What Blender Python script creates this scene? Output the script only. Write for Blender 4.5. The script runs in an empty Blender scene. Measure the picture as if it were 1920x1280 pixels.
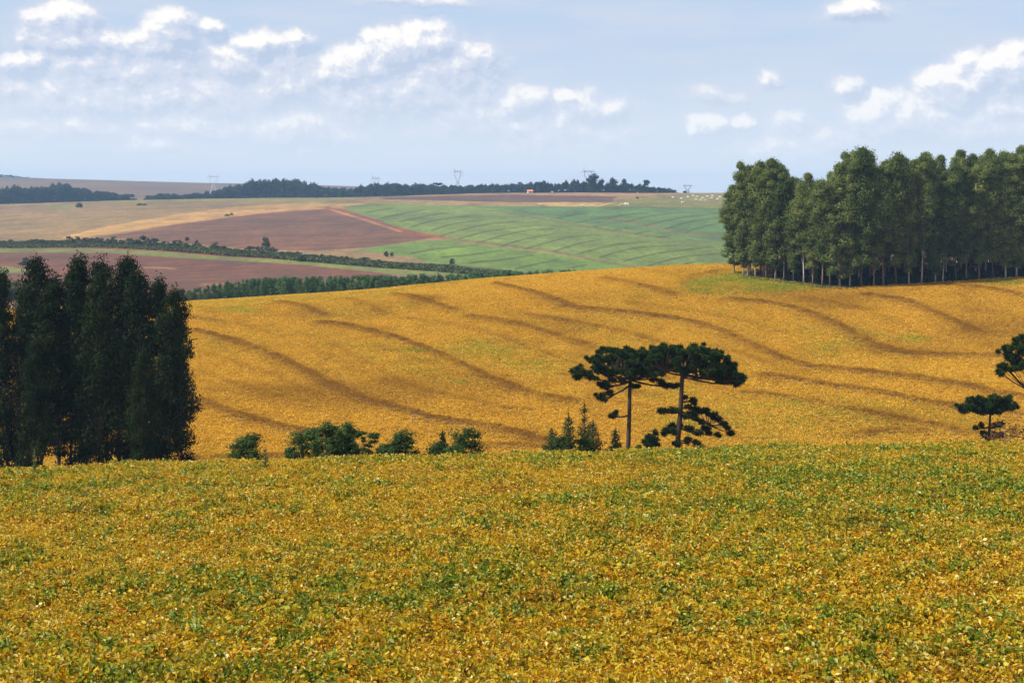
import bpy, math, random
import numpy as np
from mathutils import Vector, Matrix, Euler

# ------------------------------------------------------------------ camera, light, exposure
SC = bpy.context.scene
F = 2800.0            # focal length in photo pixels (1920 wide)
HY = 355.0            # photo row of the eye-level horizon
cam_d = bpy.data.cameras.new("camera")
cam = bpy.data.objects.new("camera", cam_d)
SC.collection.objects.link(cam)
cam.location = (0, 0, 0)
cam.rotation_euler = (math.radians(90), 0, 0)
cam_d.sensor_width = 36.0
cam_d.lens = F / 1920 * 36
cam_d.shift_y = -(640 - HY) / 1920
cam_d.clip_start = 0.1
cam_d.clip_end = 60000
SC.camera = cam

SUN_AZ = math.radians(-104)     # clockwise from +Y (view direction)
SUN_EL = math.radians(48)
SUN_DIR = Vector((math.sin(SUN_AZ) * math.cos(SUN_EL), math.cos(SUN_AZ) * math.cos(SUN_EL), math.sin(SUN_EL)))
sl = bpy.data.lights.new("sun", 'SUN')
sl.energy = 4.6
sl.angle = math.radians(0.5)
sl.color = (1.0, 0.94, 0.85)
sun = bpy.data.objects.new("sun", sl)
SC.collection.objects.link(sun)
sun.rotation_euler = SUN_DIR.to_track_quat('Z', 'Y').to_euler()
sun.location = (-60, 40, 60)

SC.view_settings.view_transform = 'Standard'
SC.view_settings.look = 'None'
EXPO = 0.72
SC.view_settings.exposure = EXPO
SC.view_settings.gamma = 1.0
SC.view_settings.use_curve_mapping = False
SC.render.engine = 'CYCLES'
SC.cycles.max_bounces = 6
SC.cycles.diffuse_bounces = 3
SC.cycles.transmission_bounces = 3
SC.cycles.volume_bounces = 0
SC.cycles.transparent_max_bounces = 8
SC.cycles.use_denoising = True
SC.cycles.denoiser = 'OPENIMAGEDENOISE'
SC.cycles.denoising_input_passes = 'RGB_ALBEDO_NORMAL'

# ------------------------------------------------------------------ node helpers
class NT:
    def __init__(s, tree):
        s.t = tree
    def n(s, kind, _props=None, **ins):
        nd = s.t.nodes.new(kind)
        for k, v in (_props or {}).items():
            setattr(nd, k, v)
        for k, v in ins.items():
            key = int(k[1:]) if k[0] == 'i' and k[1:].isdigit() else k.replace('_', ' ')
            s.set(nd.inputs[key], v)
        return nd
    def set(s, sock, v):
        if hasattr(v, 'is_output'):
            s.t.links.new(v, sock)
        elif hasattr(v, 'outputs'):
            s.t.links.new(v.outputs[0], sock)
        else:
            sock.default_value = v
    def math(s, op, a, b=0.0, c=None, clamp=False):
        nd = s.n('ShaderNodeMath', dict(operation=op, use_clamp=clamp))
        s.set(nd.inputs[0], a); s.set(nd.inputs[1], b)
        if c is not None: s.set(nd.inputs[2], c)
        return nd.outputs[0]
    def vmath(s, op, a, b=(0, 0, 0), out=0):
        nd = s.n('ShaderNodeVectorMath', dict(operation=op))
        s.set(nd.inputs[0], a); s.set(nd.inputs[1], b)
        return nd.outputs[out]
    def mix(s, f, a, b, blend='MIX'):
        nd = s.n('ShaderNodeMix', dict(data_type='RGBA', blend_type=blend))
        s.set(nd.inputs['Factor'], f); s.set(nd.inputs[6], a); s.set(nd.inputs[7], b)
        return nd.outputs[2]
    def ramp(s, f, stops, interp='LINEAR'):
        nd = s.n('ShaderNodeValToRGB')
        cr = nd.color_ramp; cr.interpolation = interp
        while len(cr.elements) < len(stops): cr.elements.new(0.5)
        for e, (p, c) in zip(cr.elements, stops):
            e.position = p; e.color = (c[0], c[1], c[2], 1)
        s.set(nd.inputs[0], f)
        return nd.outputs[0]
    def mr(s, v, a, b, c=0.0, d=1.0, kind='SMOOTHSTEP'):
        nd = s.n('ShaderNodeMapRange', dict(interpolation_type=kind))
        for i, x in enumerate((v, a, b, c, d)): s.set(nd.inputs[i], x)
        return nd.outputs[0]
    def noise(s, vec, scale, detail=2.0, rough=0.5, out=0, **k):
        nd = s.n('ShaderNodeTexNoise')
        if vec is not None: s.set(nd.inputs['Vector'], vec)
        nd.inputs['Scale'].default_value = scale
        nd.inputs['Detail'].default_value = detail
        nd.inputs['Roughness'].default_value = rough
        return nd.outputs[out]

def c4(c): return (c[0], c[1], c[2], 1.0)
def srgb(r, g, b):
    f = lambda v: (v / 255 / 12.92) if v / 255 <= 0.04045 else ((v / 255 + 0.055) / 1.055) ** 2.4
    return (f(r), f(g), f(b))

# ------------------------------------------------------------------ world: sky with clouds
world = bpy.data.worlds.new("World")
SC.world = world
world.use_nodes = True
wt = world.node_tree
wt.nodes.clear()
W = NT(wt)
SKY_STRENGTH = 0.10
sky = W.n('ShaderNodeTexSky', dict(sky_type='NISHITA', sun_disc=False, sun_elevation=SUN_EL,
          sun_rotation=SUN_AZ % (2 * math.pi), air_density=1.0, dust_density=1.6, ozone_density=1.5, altitude=900))
tc = W.n('ShaderNodeTexCoord')
sep = W.n('ShaderNodeSeparateXYZ', i0=tc.outputs['Generated'])
az = W.math('ARCTAN2', sep.outputs[0], sep.outputs[1])
el = W.math('ARCSINE', sep.outputs[2])
q0 = W.n('ShaderNodeCombineXYZ', i0=az, i1=el, i2=0.0).outputs[0]
# (photo column, row, half width, half height, strength): the cumulus heads of this sky, in degrees of heading and height
BLOBS = [(110, 48, 62, 32, 1.15), (140, 84, 110, 30, .9), (315, 60, 48, 36, 1.15), (275, 92, 80, 26, .95), (385, 55, 28, 18, .8),
         (485, 84, 62, 28, 1.05), (435, 118, 46, 34, .9), (560, 74, 34, 20, .8), (45, 125, 52, 24, .85), (500, 120, 110, 50, .62),
         (795, 76, 62, 42, 1.4), (735, 92, 58, 44, 1.35), (665, 126, 80, 38, 1.25), (830, 125, 105, 62, .95), (750, 170, 170, 55, .95),
         (890, 100, 46, 32, .8), (530, 165, 80, 30, .75), (220, 130, 150, 40, .75), (260, 185, 260, 42, .72), (110, 245, 120, 26, .6),
         (350, 240, 110, 28, .68), (290, 275, 60, 18, .6), (570, 245, 110, 34, .66), (985, 190, 62, 32, .85), (1055, 180, 26, 18, 1.0),
         (1090, 200, 60, 34, .9), (1150, 205, 46, 28, .8), (900, 228, 130, 36, .75), (1050, 245, 150, 40, .62),
         (1330, 238, 36, 26, 1.05), (1386, 232, 20, 20, .95), (1480, 235, 44, 24, .55), (1605, 28, 60, 22, .95), (1445, 148, 28, 18, .65),
         (1590, 158, 34, 20, .7), (1340, 178, 50, 16, .5), (1680, 222, 84, 48, 1.35), (1790, 176, 76, 48, 1.3), (1885, 150, 100, 56, 1.35), (1740, 230, 80, 40, 1.1),
         (1800, 235, 180, 40, .95), (1890, 205, 110, 50, .95), (1550, 258, 60, 22, .55), (1470, 280, 90, 24, .6), (770, -2, 110, 12, .5)]
grp = bpy.data.node_groups.new("cloud_density", 'ShaderNodeTree')
grp.interface.new_socket("q", in_out='INPUT', socket_type='NodeSocketVector')
grp.interface.new_socket("density", in_out='OUTPUT', socket_type='NodeSocketFloat')
G = NT(grp)
gi = G.n('NodeGroupInput'); go = G.n('NodeGroupOutput')
q = gi.outputs[0]
wv = G.noise(q, 30.0, 6.0, 0.62, out=1)
wv = G.vmath('SUBTRACT', wv, (0.5, 0.5, 0.5))
wv = G.vmath('MULTIPLY', wv, (0.030, 0.022, 0.0))
qw = G.vmath('ADD', q, wv)
acc = None
for (bx, by, rx, ry, st) in BLOBS:
    a0 = math.atan((bx - 960) / F); e0 = math.atan((HY - by) / F)
    d = G.vmath('SUBTRACT', qw, (a0, e0, 0))
    d = G.vmath('MULTIPLY', d, (F / rx / 1.25, F / ry / 1.25, 0))
    l = G.vmath('LENGTH', d, out=1)
    # dome: st * (1 - l^2)
    b = G.math('MULTIPLY_ADD', G.math('MULTIPLY', l, l), -st, st)
    b = G.math('MAXIMUM', b, -0.8)
    acc = b if acc is None else G.math('SMOOTH_MAX', acc, b, 0.25)
# rounded cauliflower heads
qs = G.vmath('MULTIPLY', qw, (1.0, 1.25, 1.0))
vo = G.n('ShaderNodeTexVoronoi', dict(feature='SMOOTH_F1', voronoi_dimensions='2D'), Vector=qs, Scale=75.0, Detail=3.0, Roughness=0.6, Smoothness=0.4)
bil = G.math('MULTIPLY_ADD', vo.outputs['Distance'], -0.9, 0.42)
fb = G.noise(G.vmath('MULTIPLY', q, (1.0, 1.5, 1.0)), 30.0, 9.0, 0.62)
fb = G.math('MULTIPLY_ADD', fb, 1.3, -0.65)
den = G.math('ADD', acc, G.math('MULTIPLY', bil, 0.30))
den = G.math('ADD', den, G.math('MULTIPLY_ADD', fb, 0.85, 0.10))
# scattered field of clouds everywhere else around the horizon
bg = G.noise(G.vmath('MULTIPLY', q, (1.0, 3.2, 1.0)), 7.0, 7.0, 0.6)
bg = G.math('MULTIPLY_ADD', bg, 2.4, -1.42)
sa = G.n('ShaderNodeSeparateXYZ', i0=q)
outside = G.mr(G.math('ABSOLUTE', sa.outputs[0]), 0.36, 0.55)
outside2 = G.mr(sa.outputs[1], 0.135, 0.22)
outside = G.math('MAXIMUM', outside, outside2)
bg = G.math('ADD', G.math('MULTIPLY', bg, outside), G.math('MULTIPLY_ADD', outside, 0.7, -0.7))
den = G.math('MAXIMUM', den, bg)
G.set(go.inputs[0], den)

def dens(vec):
    g = W.n('ShaderNodeGroup'); g.node_tree = grp
    W.set(g.inputs[0], vec)
    return g.outputs[0]
d0 = dens(q0)
d1 = dens(W.vmath('ADD', q0, (-0.0042, 0.0058, 0)))
dl = W.math('SUBTRACT', d0, d1)
litf = W.mr(dl, -0.02, 0.46)
litf = W.math('MULTIPLY', litf, W.mr(d0, 0.05, 0.75))
shd = W.mr(dl, 0.02, -0.35)
alpha = W.mr(d0, -0.42, 0.55)
hzn = W.mr(el, 0.0, 0.10)                                # clouds sink into the horizon air
K = 1.0 / SKY_STRENGTH / 2 ** EXPO
def kc(c, k=1.0): return (c[0] * K * k, c[1] * K * k, c[2] * K * k, 1)
veil = W.noise(W.vmath('MULTIPLY', q0, (1.0, 5.5, 1.0)), 9.0, 5.0, 0.55)
veil = W.mr(veil, 0.30, 0.72)
base = W.mix(0.80, sky.outputs[0], kc(srgb(194, 212, 238)))
base = W.mix(W.math('MULTIPLY', veil, 0.75), base, kc(srgb(213, 221, 237)))
blue = W.noise(W.vmath('MULTIPLY', q0, (1.0, 7.0, 1.0)), 5.5, 3.0, 0.5)
cloud_col = W.mix(shd, kc(srgb(216, 223, 240)), kc(srgb(189, 204, 229)))
cloud_col = W.mix(litf, cloud_col, kc(srgb(255, 252, 249), 1.05))
cloud_col = W.mix(W.math('MULTIPLY', hzn, 1.0), W.mix(0.25, cloud_col, kc(srgb(214, 220, 235))), cloud_col)
amax = W.math('MULTIPLY', alpha, W.math('MULTIPLY_ADD', litf, 0.20, 0.80))
skyc = W.mix(amax, base, cloud_col)
low = W.mr(el, 0.10, 0.0)
skyc = W.mix(W.math('MULTIPLY', low, 0.62), skyc, kc(srgb(220, 229, 238), 1.18))
# the unseen upper sky gets added warm white to take blue off the skylight
hi = W.mr(el, 0.16, 0.7)
skyc = W.mix(hi, skyc, W.mix(W.math('MULTIPLY_ADD', alpha, 0.5, 0.4), sky.outputs[0], kc(srgb(236, 232, 226))))
bgd = W.n('ShaderNodeBackground', Color=skyc, Strength=SKY_STRENGTH)
wo = W.n('ShaderNodeOutputWorld')
wt.links.new(bgd.outputs[0], wo.inputs['Surface'])
world.cycles.sampling_method = 'MANUAL'
world.cycles.sample_map_resolution = 512

# ------------------------------------------------------------------ mesh helpers
def rng(seed): return np.random.default_rng(seed)

def mesh_np(name, V, loops, counts, mats=None, mat_idx=None, smooth=False, attrs=None, colors=None):
    me = bpy.data.meshes.new(name)
    V = np.asarray(V, np.float32).reshape(-1, 3)
    loops = np.asarray(loops, np.int32).ravel()
    counts = np.asarray(counts, np.int32).ravel()
    me.vertices.add(len(V)); me.vertices.foreach_set('co', V.ravel())
    me.loops.add(len(loops)); me.loops.foreach_set('vertex_index', loops)
    me.polygons.add(len(counts))
    st = np.concatenate([[0], np.cumsum(counts)[:-1]]).astype(np.int32)
    me.polygons.foreach_set('loop_start', st)
    me.polygons.foreach_set('loop_total', counts)
    if mat_idx is not None: me.polygons.foreach_set('material_index', np.asarray(mat_idx, np.int32))
    me.polygons.foreach_set('use_smooth', np.full(len(counts), bool(smooth)))
    for k, (dom, arr) in (attrs or {}).items():
        a = me.attributes.new(k, 'FLOAT', dom); a.data.foreach_set('value', np.asarray(arr, np.float32).ravel())
    if colors is not None:
        a = me.color_attributes.new('Col', 'FLOAT_COLOR', 'POINT'); a.data.foreach_set('color', np.asarray(colors, np.float32).ravel())
    for m in (mats or []): me.materials.append(m)
    me.update(calc_edges=True)
    return me

class MB:
    """collects quads/tris into one mesh"""
    def __init__(s): s.V = []; s.L = []; s.C = []; s.n = 0; s.A = []
    def add(s, V, faces, a=0.5):
        V = np.asarray(V, float).reshape(-1, 3)
        for f in faces:
            s.L.extend([i + s.n for i in f]); s.C.append(len(f)); s.A.append(a)
        s.V.append(V); s.n += len(V)
    def add_np(s, V, faces, A=None):
        V = np.asarray(V, float).reshape(-1, 3); faces = np.asarray(faces)
        s.L.extend((faces + s.n).ravel().tolist()); s.C.extend([faces.shape[1]] * len(faces))
        s.A.extend((A if A is not None else np.full(len(faces), .5)).tolist())
        s.V.append(V); s.n += len(V)
    def tube(s, pts, rad, seg=7, a=0.5, cap=True):
        pts = [np.asarray(p, float) for p in pts]
        V = []; n = len(pts)
        for i, p in enumerate(pts):
            t = pts[min(i + 1, n - 1)] - pts[max(i - 1, 0)]
            t = t / (np.linalg.norm(t) + 1e-9)
            u = np.cross(t, (0, 0, 1.0)) if abs(t[2]) < .95 else np.cross(t, (1.0, 0, 0))
            u /= np.linalg.norm(u); w = np.cross(t, u)
            for k in range(seg):
                an = 2 * math.pi * k / seg
                V.append(p + rad[i] * (math.cos(an) * u + math.sin(an) * w))
        fs = []
        for i in range(n - 1):
            for k in range(seg):
                k2 = (k + 1) % seg
                fs.append((i * seg + k, i * seg + k2, (i + 1) * seg + k2, (i + 1) * seg + k))
        if cap:
            fs.append(tuple(range(seg - 1, -1, -1))); fs.append(tuple((n - 1) * seg + k for k in range(seg)))
        s.add(V, fs, a)
    def box(s, c, h, rot=0.0, a=0.5):
        c = np.asarray(c, float); cs, sn = math.cos(rot), math.sin(rot)
        V = []
        for z in (-1, 1):
            for x, y in ((-1, -1), (1, -1), (1, 1), (-1, 1)):
                X, Y = x * h[0], y * h[1]
                V.append((c[0] + X * cs - Y * sn, c[1] + X * sn + Y * cs, c[2] + z * h[2]))
        s.add(V, [(3, 2, 1, 0), (4, 5, 6, 7), (0, 1, 5, 4), (1, 2, 6, 5), (2, 3, 7, 6), (3, 0, 4, 7)], a)
    def mesh(s, name, mats, smooth=False):
        return mesh_np(name, np.concatenate(s.V), s.L, s.C, mats, attrs={'lv': ('FACE', s.A)}, smooth=smooth)

def link(name, me, parent=None, loc=None, **props):
    o = bpy.data.objects.new(name, me)
    SC.collection.objects.link(o)
    if parent is not None: o.parent = parent
    if loc is not None: o.location = loc
    for k, v in props.items(): o[k] = v
    return o
def thing(name, label, cat, loc, rz=0.0, scale=1.0, group=None):
    o = bpy.data.objects.new(name, None); SC.collection.objects.link(o)
    o.empty_display_size = 0.5
    o.location = loc; o.rotation_euler = (0, 0, rz)
    o.scale = (scale, scale, scale) if np.isscalar(scale) else scale
    o['label'] = label; o['category'] = cat
    if group: o['group'] = group
    return o
def dup(root, loc, rz, scale, label, group):
    r = root.copy(); SC.collection.objects.link(r)
    r.location = loc; r.rotation_euler = (0, 0, rz)
    r.scale = (scale, scale, scale) if np.isscalar(scale) else scale
    r['label'] = label; r['group'] = group
    for ch in list(root.children):
        c = ch.copy(); SC.collection.objects.link(c); c.parent = r
        for g in ch.children:
            d = g.copy(); SC.collection.objects.link(d); d.parent = c
    return r

# ------------------------------------------------------------------ terrain
def pchip(x, y, xq):
    x = np.asarray(x, float); y = np.asarray(y, float)
    h = np.diff(x); dl = (y[1:].T - y[:-1].T).T / (h if y.ndim == 1 else h[:, None])
    m = np.zeros_like(y)
    m[0] = dl[0]; m[-1] = dl[-1]
    for i in range(1, len(x) - 1):
        w1 = 2 * h[i] + h[i - 1]; w2 = h[i] + 2 * h[i - 1]
        a, b = dl[i - 1], dl[i]
        with np.errstate(divide='ignore', invalid='ignore'):
            mm = (w1 + w2) / (w1 / a + w2 / b)
        m[i] = np.where(a * b > 0, mm, 0)
    xq = np.clip(np.asarray(xq, float), x[0], x[-1])
    k = np.clip(np.searchsorted(x, xq) - 1, 0, len(x) - 2)
    t = (xq - x[k]) / h[k]; hh = h[k]
    if y.ndim > 1: t = t[:, None]; hh = hh[:, None]
    return ((2 * t**3 - 3 * t**2 + 1) * y[k] + (t**3 - 2 * t**2 + t) * hh * m[k]
            + (-2 * t**3 + 3 * t**2) * y[k + 1] + (t**3 - t**2) * hh * m[k + 1])

COLS = np.array([-700, 0, 340, 640, 960, 1350, 1550, 1920, 2700], float)
def zz(pys, d): return (HY - np.array(pys, float)) / F * d
prof_d, prof_z = [], []
def row(d, z):
    prof_d.append(d); prof_z.append(np.broadcast_to(np.asarray(z, float), (len(COLS),)).copy())
CREST1 = np.array([884, 870, 859, 852, 843, 832, 826, 820, 812], float)
CAN = 0.86
row(-60, 1.0); row(0, -1.75); row(10, -4.9); row(24, -8.55)
c60 = zz(CREST1, 60) - CAN
row(40, -9.45 + (c60 + 11.3) * 0.55)
row(60, c60)
row(78, c60 - 3.9); row(100, -21.2); row(128, -26.2); row(148, -29.0); row(165, zz([850] * 9, 165) - CAN)
# golden field slope
row(200, zz([752, 748, 742, 736, 734, 734, 736, 738, 740], 200) - CAN)
row(240, zz([665, 656, 650, 645, 640, 640, 641, 644, 648], 240) - CAN)
row(268, zz([622, 612, 604, 596, 583, 578, 578, 580, 585], 268) - CAN)
row(292, zz([603, 585, 571, 557, 542, 529, 533, 531, 536], 292) - CAN)
row(325, zz([597, 578, 562, 544, 516, 493, 491, 490, 495], 325) - CAN)
row(360, [-33, -31, -28.5, -26, -23.5, -19.5, -18.5, -18, -18])
row(420, [-34, -33, -32, -31.5, -30.5, -27.5, -26.5, -26, -26])
row(470, [-35, -34, -33, -32.5, -32.2, -32, -32, -32, -32])
row(600, -35.0)
CREST3 = np.array([390, 382, 372.5, 370, 361, 361, 363, 365, 367], float)
z15 = zz(CREST3, 1500)
for dd in (750, 900, 1050, 1200, 1350):
    t = (dd - 600) / 900
    row(dd, -35 * (1 - t) + z15 * t)
row(1500, z15 - 0.4)
row(1700, zz(CREST3, 1700) - 5); row(1950, zz(CREST3, 1950) - 4)
row(2400, [-14, -14, -22, -26, -30, -34, -34, -34, -34])
row(3000, [6, 8, 2, -8, -20, -34, -36, -36, -36])
FAR = np.array([326, 333, 342, 348.5, 360, 364, 364, 364, 364], float)
row(3800, zz(FAR, 3800)); row(4500, zz(FAR, 3800) - 25); row(5000, -60)
prof_d = np.array(prof_d); prof_z = np.array(prof_z)
TD = np.concatenate([np.linspace(-60, 20, 41), np.linspace(21, 420, 400), np.geomspace(424, 5000, 420)])
TPX = np.linspace(-700, 2700, 171)
_a = pchip(prof_d, prof_z, TD)                       # (nd, ncol)
TZ = pchip(COLS, _a.T, TPX).T                        # (nd, npx)

def fbm2(x, y, seed, scale, octs=4):
    r = rng(seed); out = np.zeros_like(x, dtype=float); amp = 1.0; tot = 0
    for o in range(octs):
        T = r.random((64, 64)); f = scale * 2**o
        fx = x * f + r.random() * 64; fy = y * f + r.random() * 64
        ix = np.floor(fx).astype(int); iy = np.floor(fy).astype(int)
        tx = fx - ix; ty = fy - iy
        tx = tx * tx * (3 - 2 * tx); ty = ty * ty * (3 - 2 * ty)
        a = T[ix % 64, iy % 64]; b = T[(ix + 1) % 64, iy % 64]; c = T[ix % 64, (iy + 1) % 64]; d = T[(ix + 1) % 64, (iy + 1) % 64]
        out += amp * ((a * (1 - tx) + b * tx) * (1 - ty) + (c * (1 - tx) + d * tx) * ty)
        tot += amp; amp *= 0.5
    return out / tot - 0.5

def zbase(x, d):
    x = np.asarray(x, float); d = np.asarray(d, float)
    px = np.clip(960 + F * x / np.maximum(d, 25), TPX[0], TPX[-1])
    i = np.clip(np.searchsorted(TD, d) - 1, 0, len(TD) - 2)
    t = np.clip((d - TD[i]) / (TD[i + 1] - TD[i]), 0, 1)
    j = np.clip(((px - TPX[0]) / (TPX[1] - TPX[0])).astype(int), 0, len(TPX) - 2)
    s = (px - TPX[j]) / (TPX[1] - TPX[0])
    return ((TZ[i, j] * (1 - s) + TZ[i, j + 1] * s) * (1 - t) + (TZ[i + 1, j] * (1 - s) + TZ[i + 1, j + 1] * s) * t)

def find(px, py, d0, d1, lift=0.0, n=900):
    """ground distance seen at a photo point: first d in [d0,d1] whose ground shows at or above row py"""
    ds = np.geomspace(d0, d1, n) if d0 > 0 else np.linspace(d0, d1, n)
    x = (px - 960) / F * ds
    p = HY - F * (zbase(x, ds) + lift) / ds
    k = np.argmax(p <= py)
    if p[k] > py: k = n - 1
    return float(x[k]), float(ds[k])

BANDS = [
 ([(365,615),(430,632),(520,665),(600,705),(680,742),(760,765),(830,782),(900,790),(960,803),(1020,822)], 1.0),
 ([(375,745),(430,766),(490,785),(560,801),(620,808)], .85),
 ([(600,600),(640,604),(700,617),(780,642),(850,672),(920,704),(990,730),(1070,745)], 1.0),
 ([(560,618),(620,640),(690,674),(760,712),(850,738),(960,758)], .35),
 ([(880,588),(960,600),(1040,622),(1110,645),(1180,680)], .75),
 ([(1060,570),(1160,580),(1260,592),(1350,615),(1430,650),(1500,678),(1600,690),(1700,700),(1800,715),(1920,735),(2060,750)], .95),
 ([(1370,556),(1440,563),(1510,580),(1580,610),(1640,640),(1690,655),(1800,660),(1920,664),(2060,668)], .9),
 ([(1630,548),(1700,560),(1760,585),(1830,615)], .9),
 ([(1000,586),(1100,602),(1190,622),(1270,650)], .6),
 ([(1440,698),(1540,713),(1650,728),(1750,748),(1850,762),(1950,775)], .85),
 ([(1400,728),(1500,740),(1600,760),(1700,778),(1790,797)], .8),
 ([(520,562),(570,572),(610,588)], .8), ([(740,548),(800,560),(850,577)], .8), ([(930,530),(1000,545),(1070,568)], .9),
 ([(1130,516),(1200,530),(1260,546)], .8), ([(650,556),(690,568),(720,582)], .5), ([(350,588),(420,600)], .5),
 ([(1600,808),(1660,800),(1730,800)], .8), ([(345,852),(440,850),(540,849)], 1.0), ([(915,829),(960,829),(1010,832)], .8),  # middle strip, right of the left grove: shadow painted as browner plants
 ([(1330,640),(1400,660),(1470,690)], .35), ([(1780,528),(1850,536),(1920,550)], .7), ([(1250,700),(1330,715),(1420,740)], .35),
 ([(1060,690),(1150,720),(1240,735)], .4), ([(380,690),(440,712),(520,735)], .25), ([(1180,790),(1280,800),(1380,812)], .3),
 ([(440,600),(520,622),(600,652),(680,690),(760,722)], .3), ([(760,590),(860,604),(960,632),(1060,668),(1150,700)], .35), ([(380,655),(450,676),(520,700),(600,736)], .3),
 ([(1180,560),(1280,575),(1380,592),(1460,616)], .3), ([(1500,552),(1600,570),(1680,600),(1740,628)], .3), ([(700,640),(790,668),(870,698),(960,730)], .3), ([(1120,735),(1240,762),(1360,778)], .35),
 ([(1540,762),(1640,775),(1760,788)], .3), ([(1280,525),(1300,512),(1350,503)], .6), ([(1290,535),(1320,545)], .4)]
GREENS = [(870,717,60,9,.55),(700,650,70,8,.3),(780,655,40,5,.45),(930,655,60,8,.3),(1010,680,50,8,.25),(1560,655,70,20,.5),(1620,625,40,14,.35),(1715,632,35,8,.6),
 (1560,690,60,10,.3),(1400,520,90,13,1.0),(1470,538,60,7,.9),(1300,532,40,12,.6),(1340,545,90,7,.5),(450,580,40,7,.5),(620,590,50,6,.35),(550,735,40,8,.3),(680,760,60,8,.25),
 (1890,528,60,6,.9),(1880,590,50,10,.35),(1220,735,80,10,.2),(1100,760,60,10,.25),(1250,790,100,12,.2),(900,640,60,10,.3),(820,700,80,12,.2),(1350,770,60,8,.2),(410,640,30,8,.3)]
def poly_world(pts, d0, d1, lift):
    return np.array([find(a, b, d0, d1, lift) for a, b in pts])
BANDS_W = [(poly_world(p, 155, 330, CAN), w) for p, w in BANDS]
def seg_dist(x, y, P):
    best = np.full(x.shape, 1e9)
    for i in range(len(P) - 1):
        a, b = P[i], P[i + 1]; ab = b - a; L = ab @ ab + 1e-9
        t = np.clip(((x - a[0]) * ab[0] + (y - a[1]) * ab[1]) / L, 0, 1)
        best = np.minimum(best, np.hypot(x - a[0] - t * ab[0], y - a[1] - t * ab[1]))
    return best
def smooth_poly(P, n=8):
    t = np.arange(len(P)); tq = np.linspace(0, len(P) - 1, (len(P) - 1) * n + 1)
    return pchip(t, P, tq)
BANDS_W = [(smooth_poly(P, 3), w) for P, w in BANDS_W]
def band_value(x, d):
    v = np.zeros(x.shape)
    wob = 1.0 + 1.1 * fbm2(x, d, 77, 0.07, 3)
    fade = np.clip(1.0 + 1.0 * fbm2(x, d, 78, 0.05, 3) + .9 * fbm2(x, d, 79, .5, 2), .3, 1.15)
    for P, w in BANDS_W:
        m = (x > P[:, 0].min() - 12) & (x < P[:, 0].max() + 12) & (d > P[:, 1].min() - 12) & (d < P[:, 1].max() + 12)
        if not m.any(): continue
        ds = seg_dist(x[m], d[m], P)
        v[m] = np.maximum(v[m], w * (.74 * np.exp(-(ds / (1.05 * wob[m])) ** 2) + .26 * np.exp(-(ds / (3.0 * wob[m])) ** 2)) * fade[m])
    return v
def zground(x, d):
    x = np.asarray(x, float); d = np.asarray(d, float)
    z = zbase(x, d)
    near = np.clip((d - 5) / 20, 0, 1) * np.clip((400 - d) / 60, 0, 1)
    z = z + near * (fbm2(x, d, 5, 0.05, 3) * 0.35 + fbm2(x, d, 6, 0.4, 2) * 0.10)
    far = np.clip((d - 420) / 100, 0, 1)
    z = z + far * fbm2(x, d, 8, 0.012, 3) * 1.2
    return z
def zg1(x, d): return float(zground(np.array([x]), np.array([d]))[0])

# --- field colours on the far slope, laid out as plots seen from the photograph's side
def inpoly(px, py, P):
    ins = np.zeros(px.shape, bool); n = len(P); j = n - 1
    for i in range(n):
        xi, yi = P[i]; xj, yj = P[j]
        c = ((yi > py) != (yj > py))
        with np.errstate(divide='ignore', invalid='ignore'):
            xx = (xj - xi) * (py - yi) / (yj - yi + 1e-12) + xi
        ins ^= c & (px < xx)
        j = i
    return ins
def pix_line(px, py, P, ysc=1.0):
    P = np.array(P, float); P[:, 1] *= ysc
    return seg_dist(px, py * ysc, P)
C_STUB = srgb(148, 122, 96); C_TAN = srgb(196, 155, 108); C_PLOUGH = srgb(116, 76, 58); C_PLOUGH2 = srgb(118, 66, 38)
C_GREEN = srgb(112, 136, 62); C_GREEN2 = srgb(86, 124, 68); C_RED = srgb(150, 74, 44); C_SCRUB = srgb(78, 84, 44); C_GRASS = srgb(122, 132, 56)
C_PINK = srgb(164, 128, 108); C_PURP = srgb(98, 68, 62); C_OLIVE = srgb(128, 128, 60); C_FARH = srgb(122, 92, 66)
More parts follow.
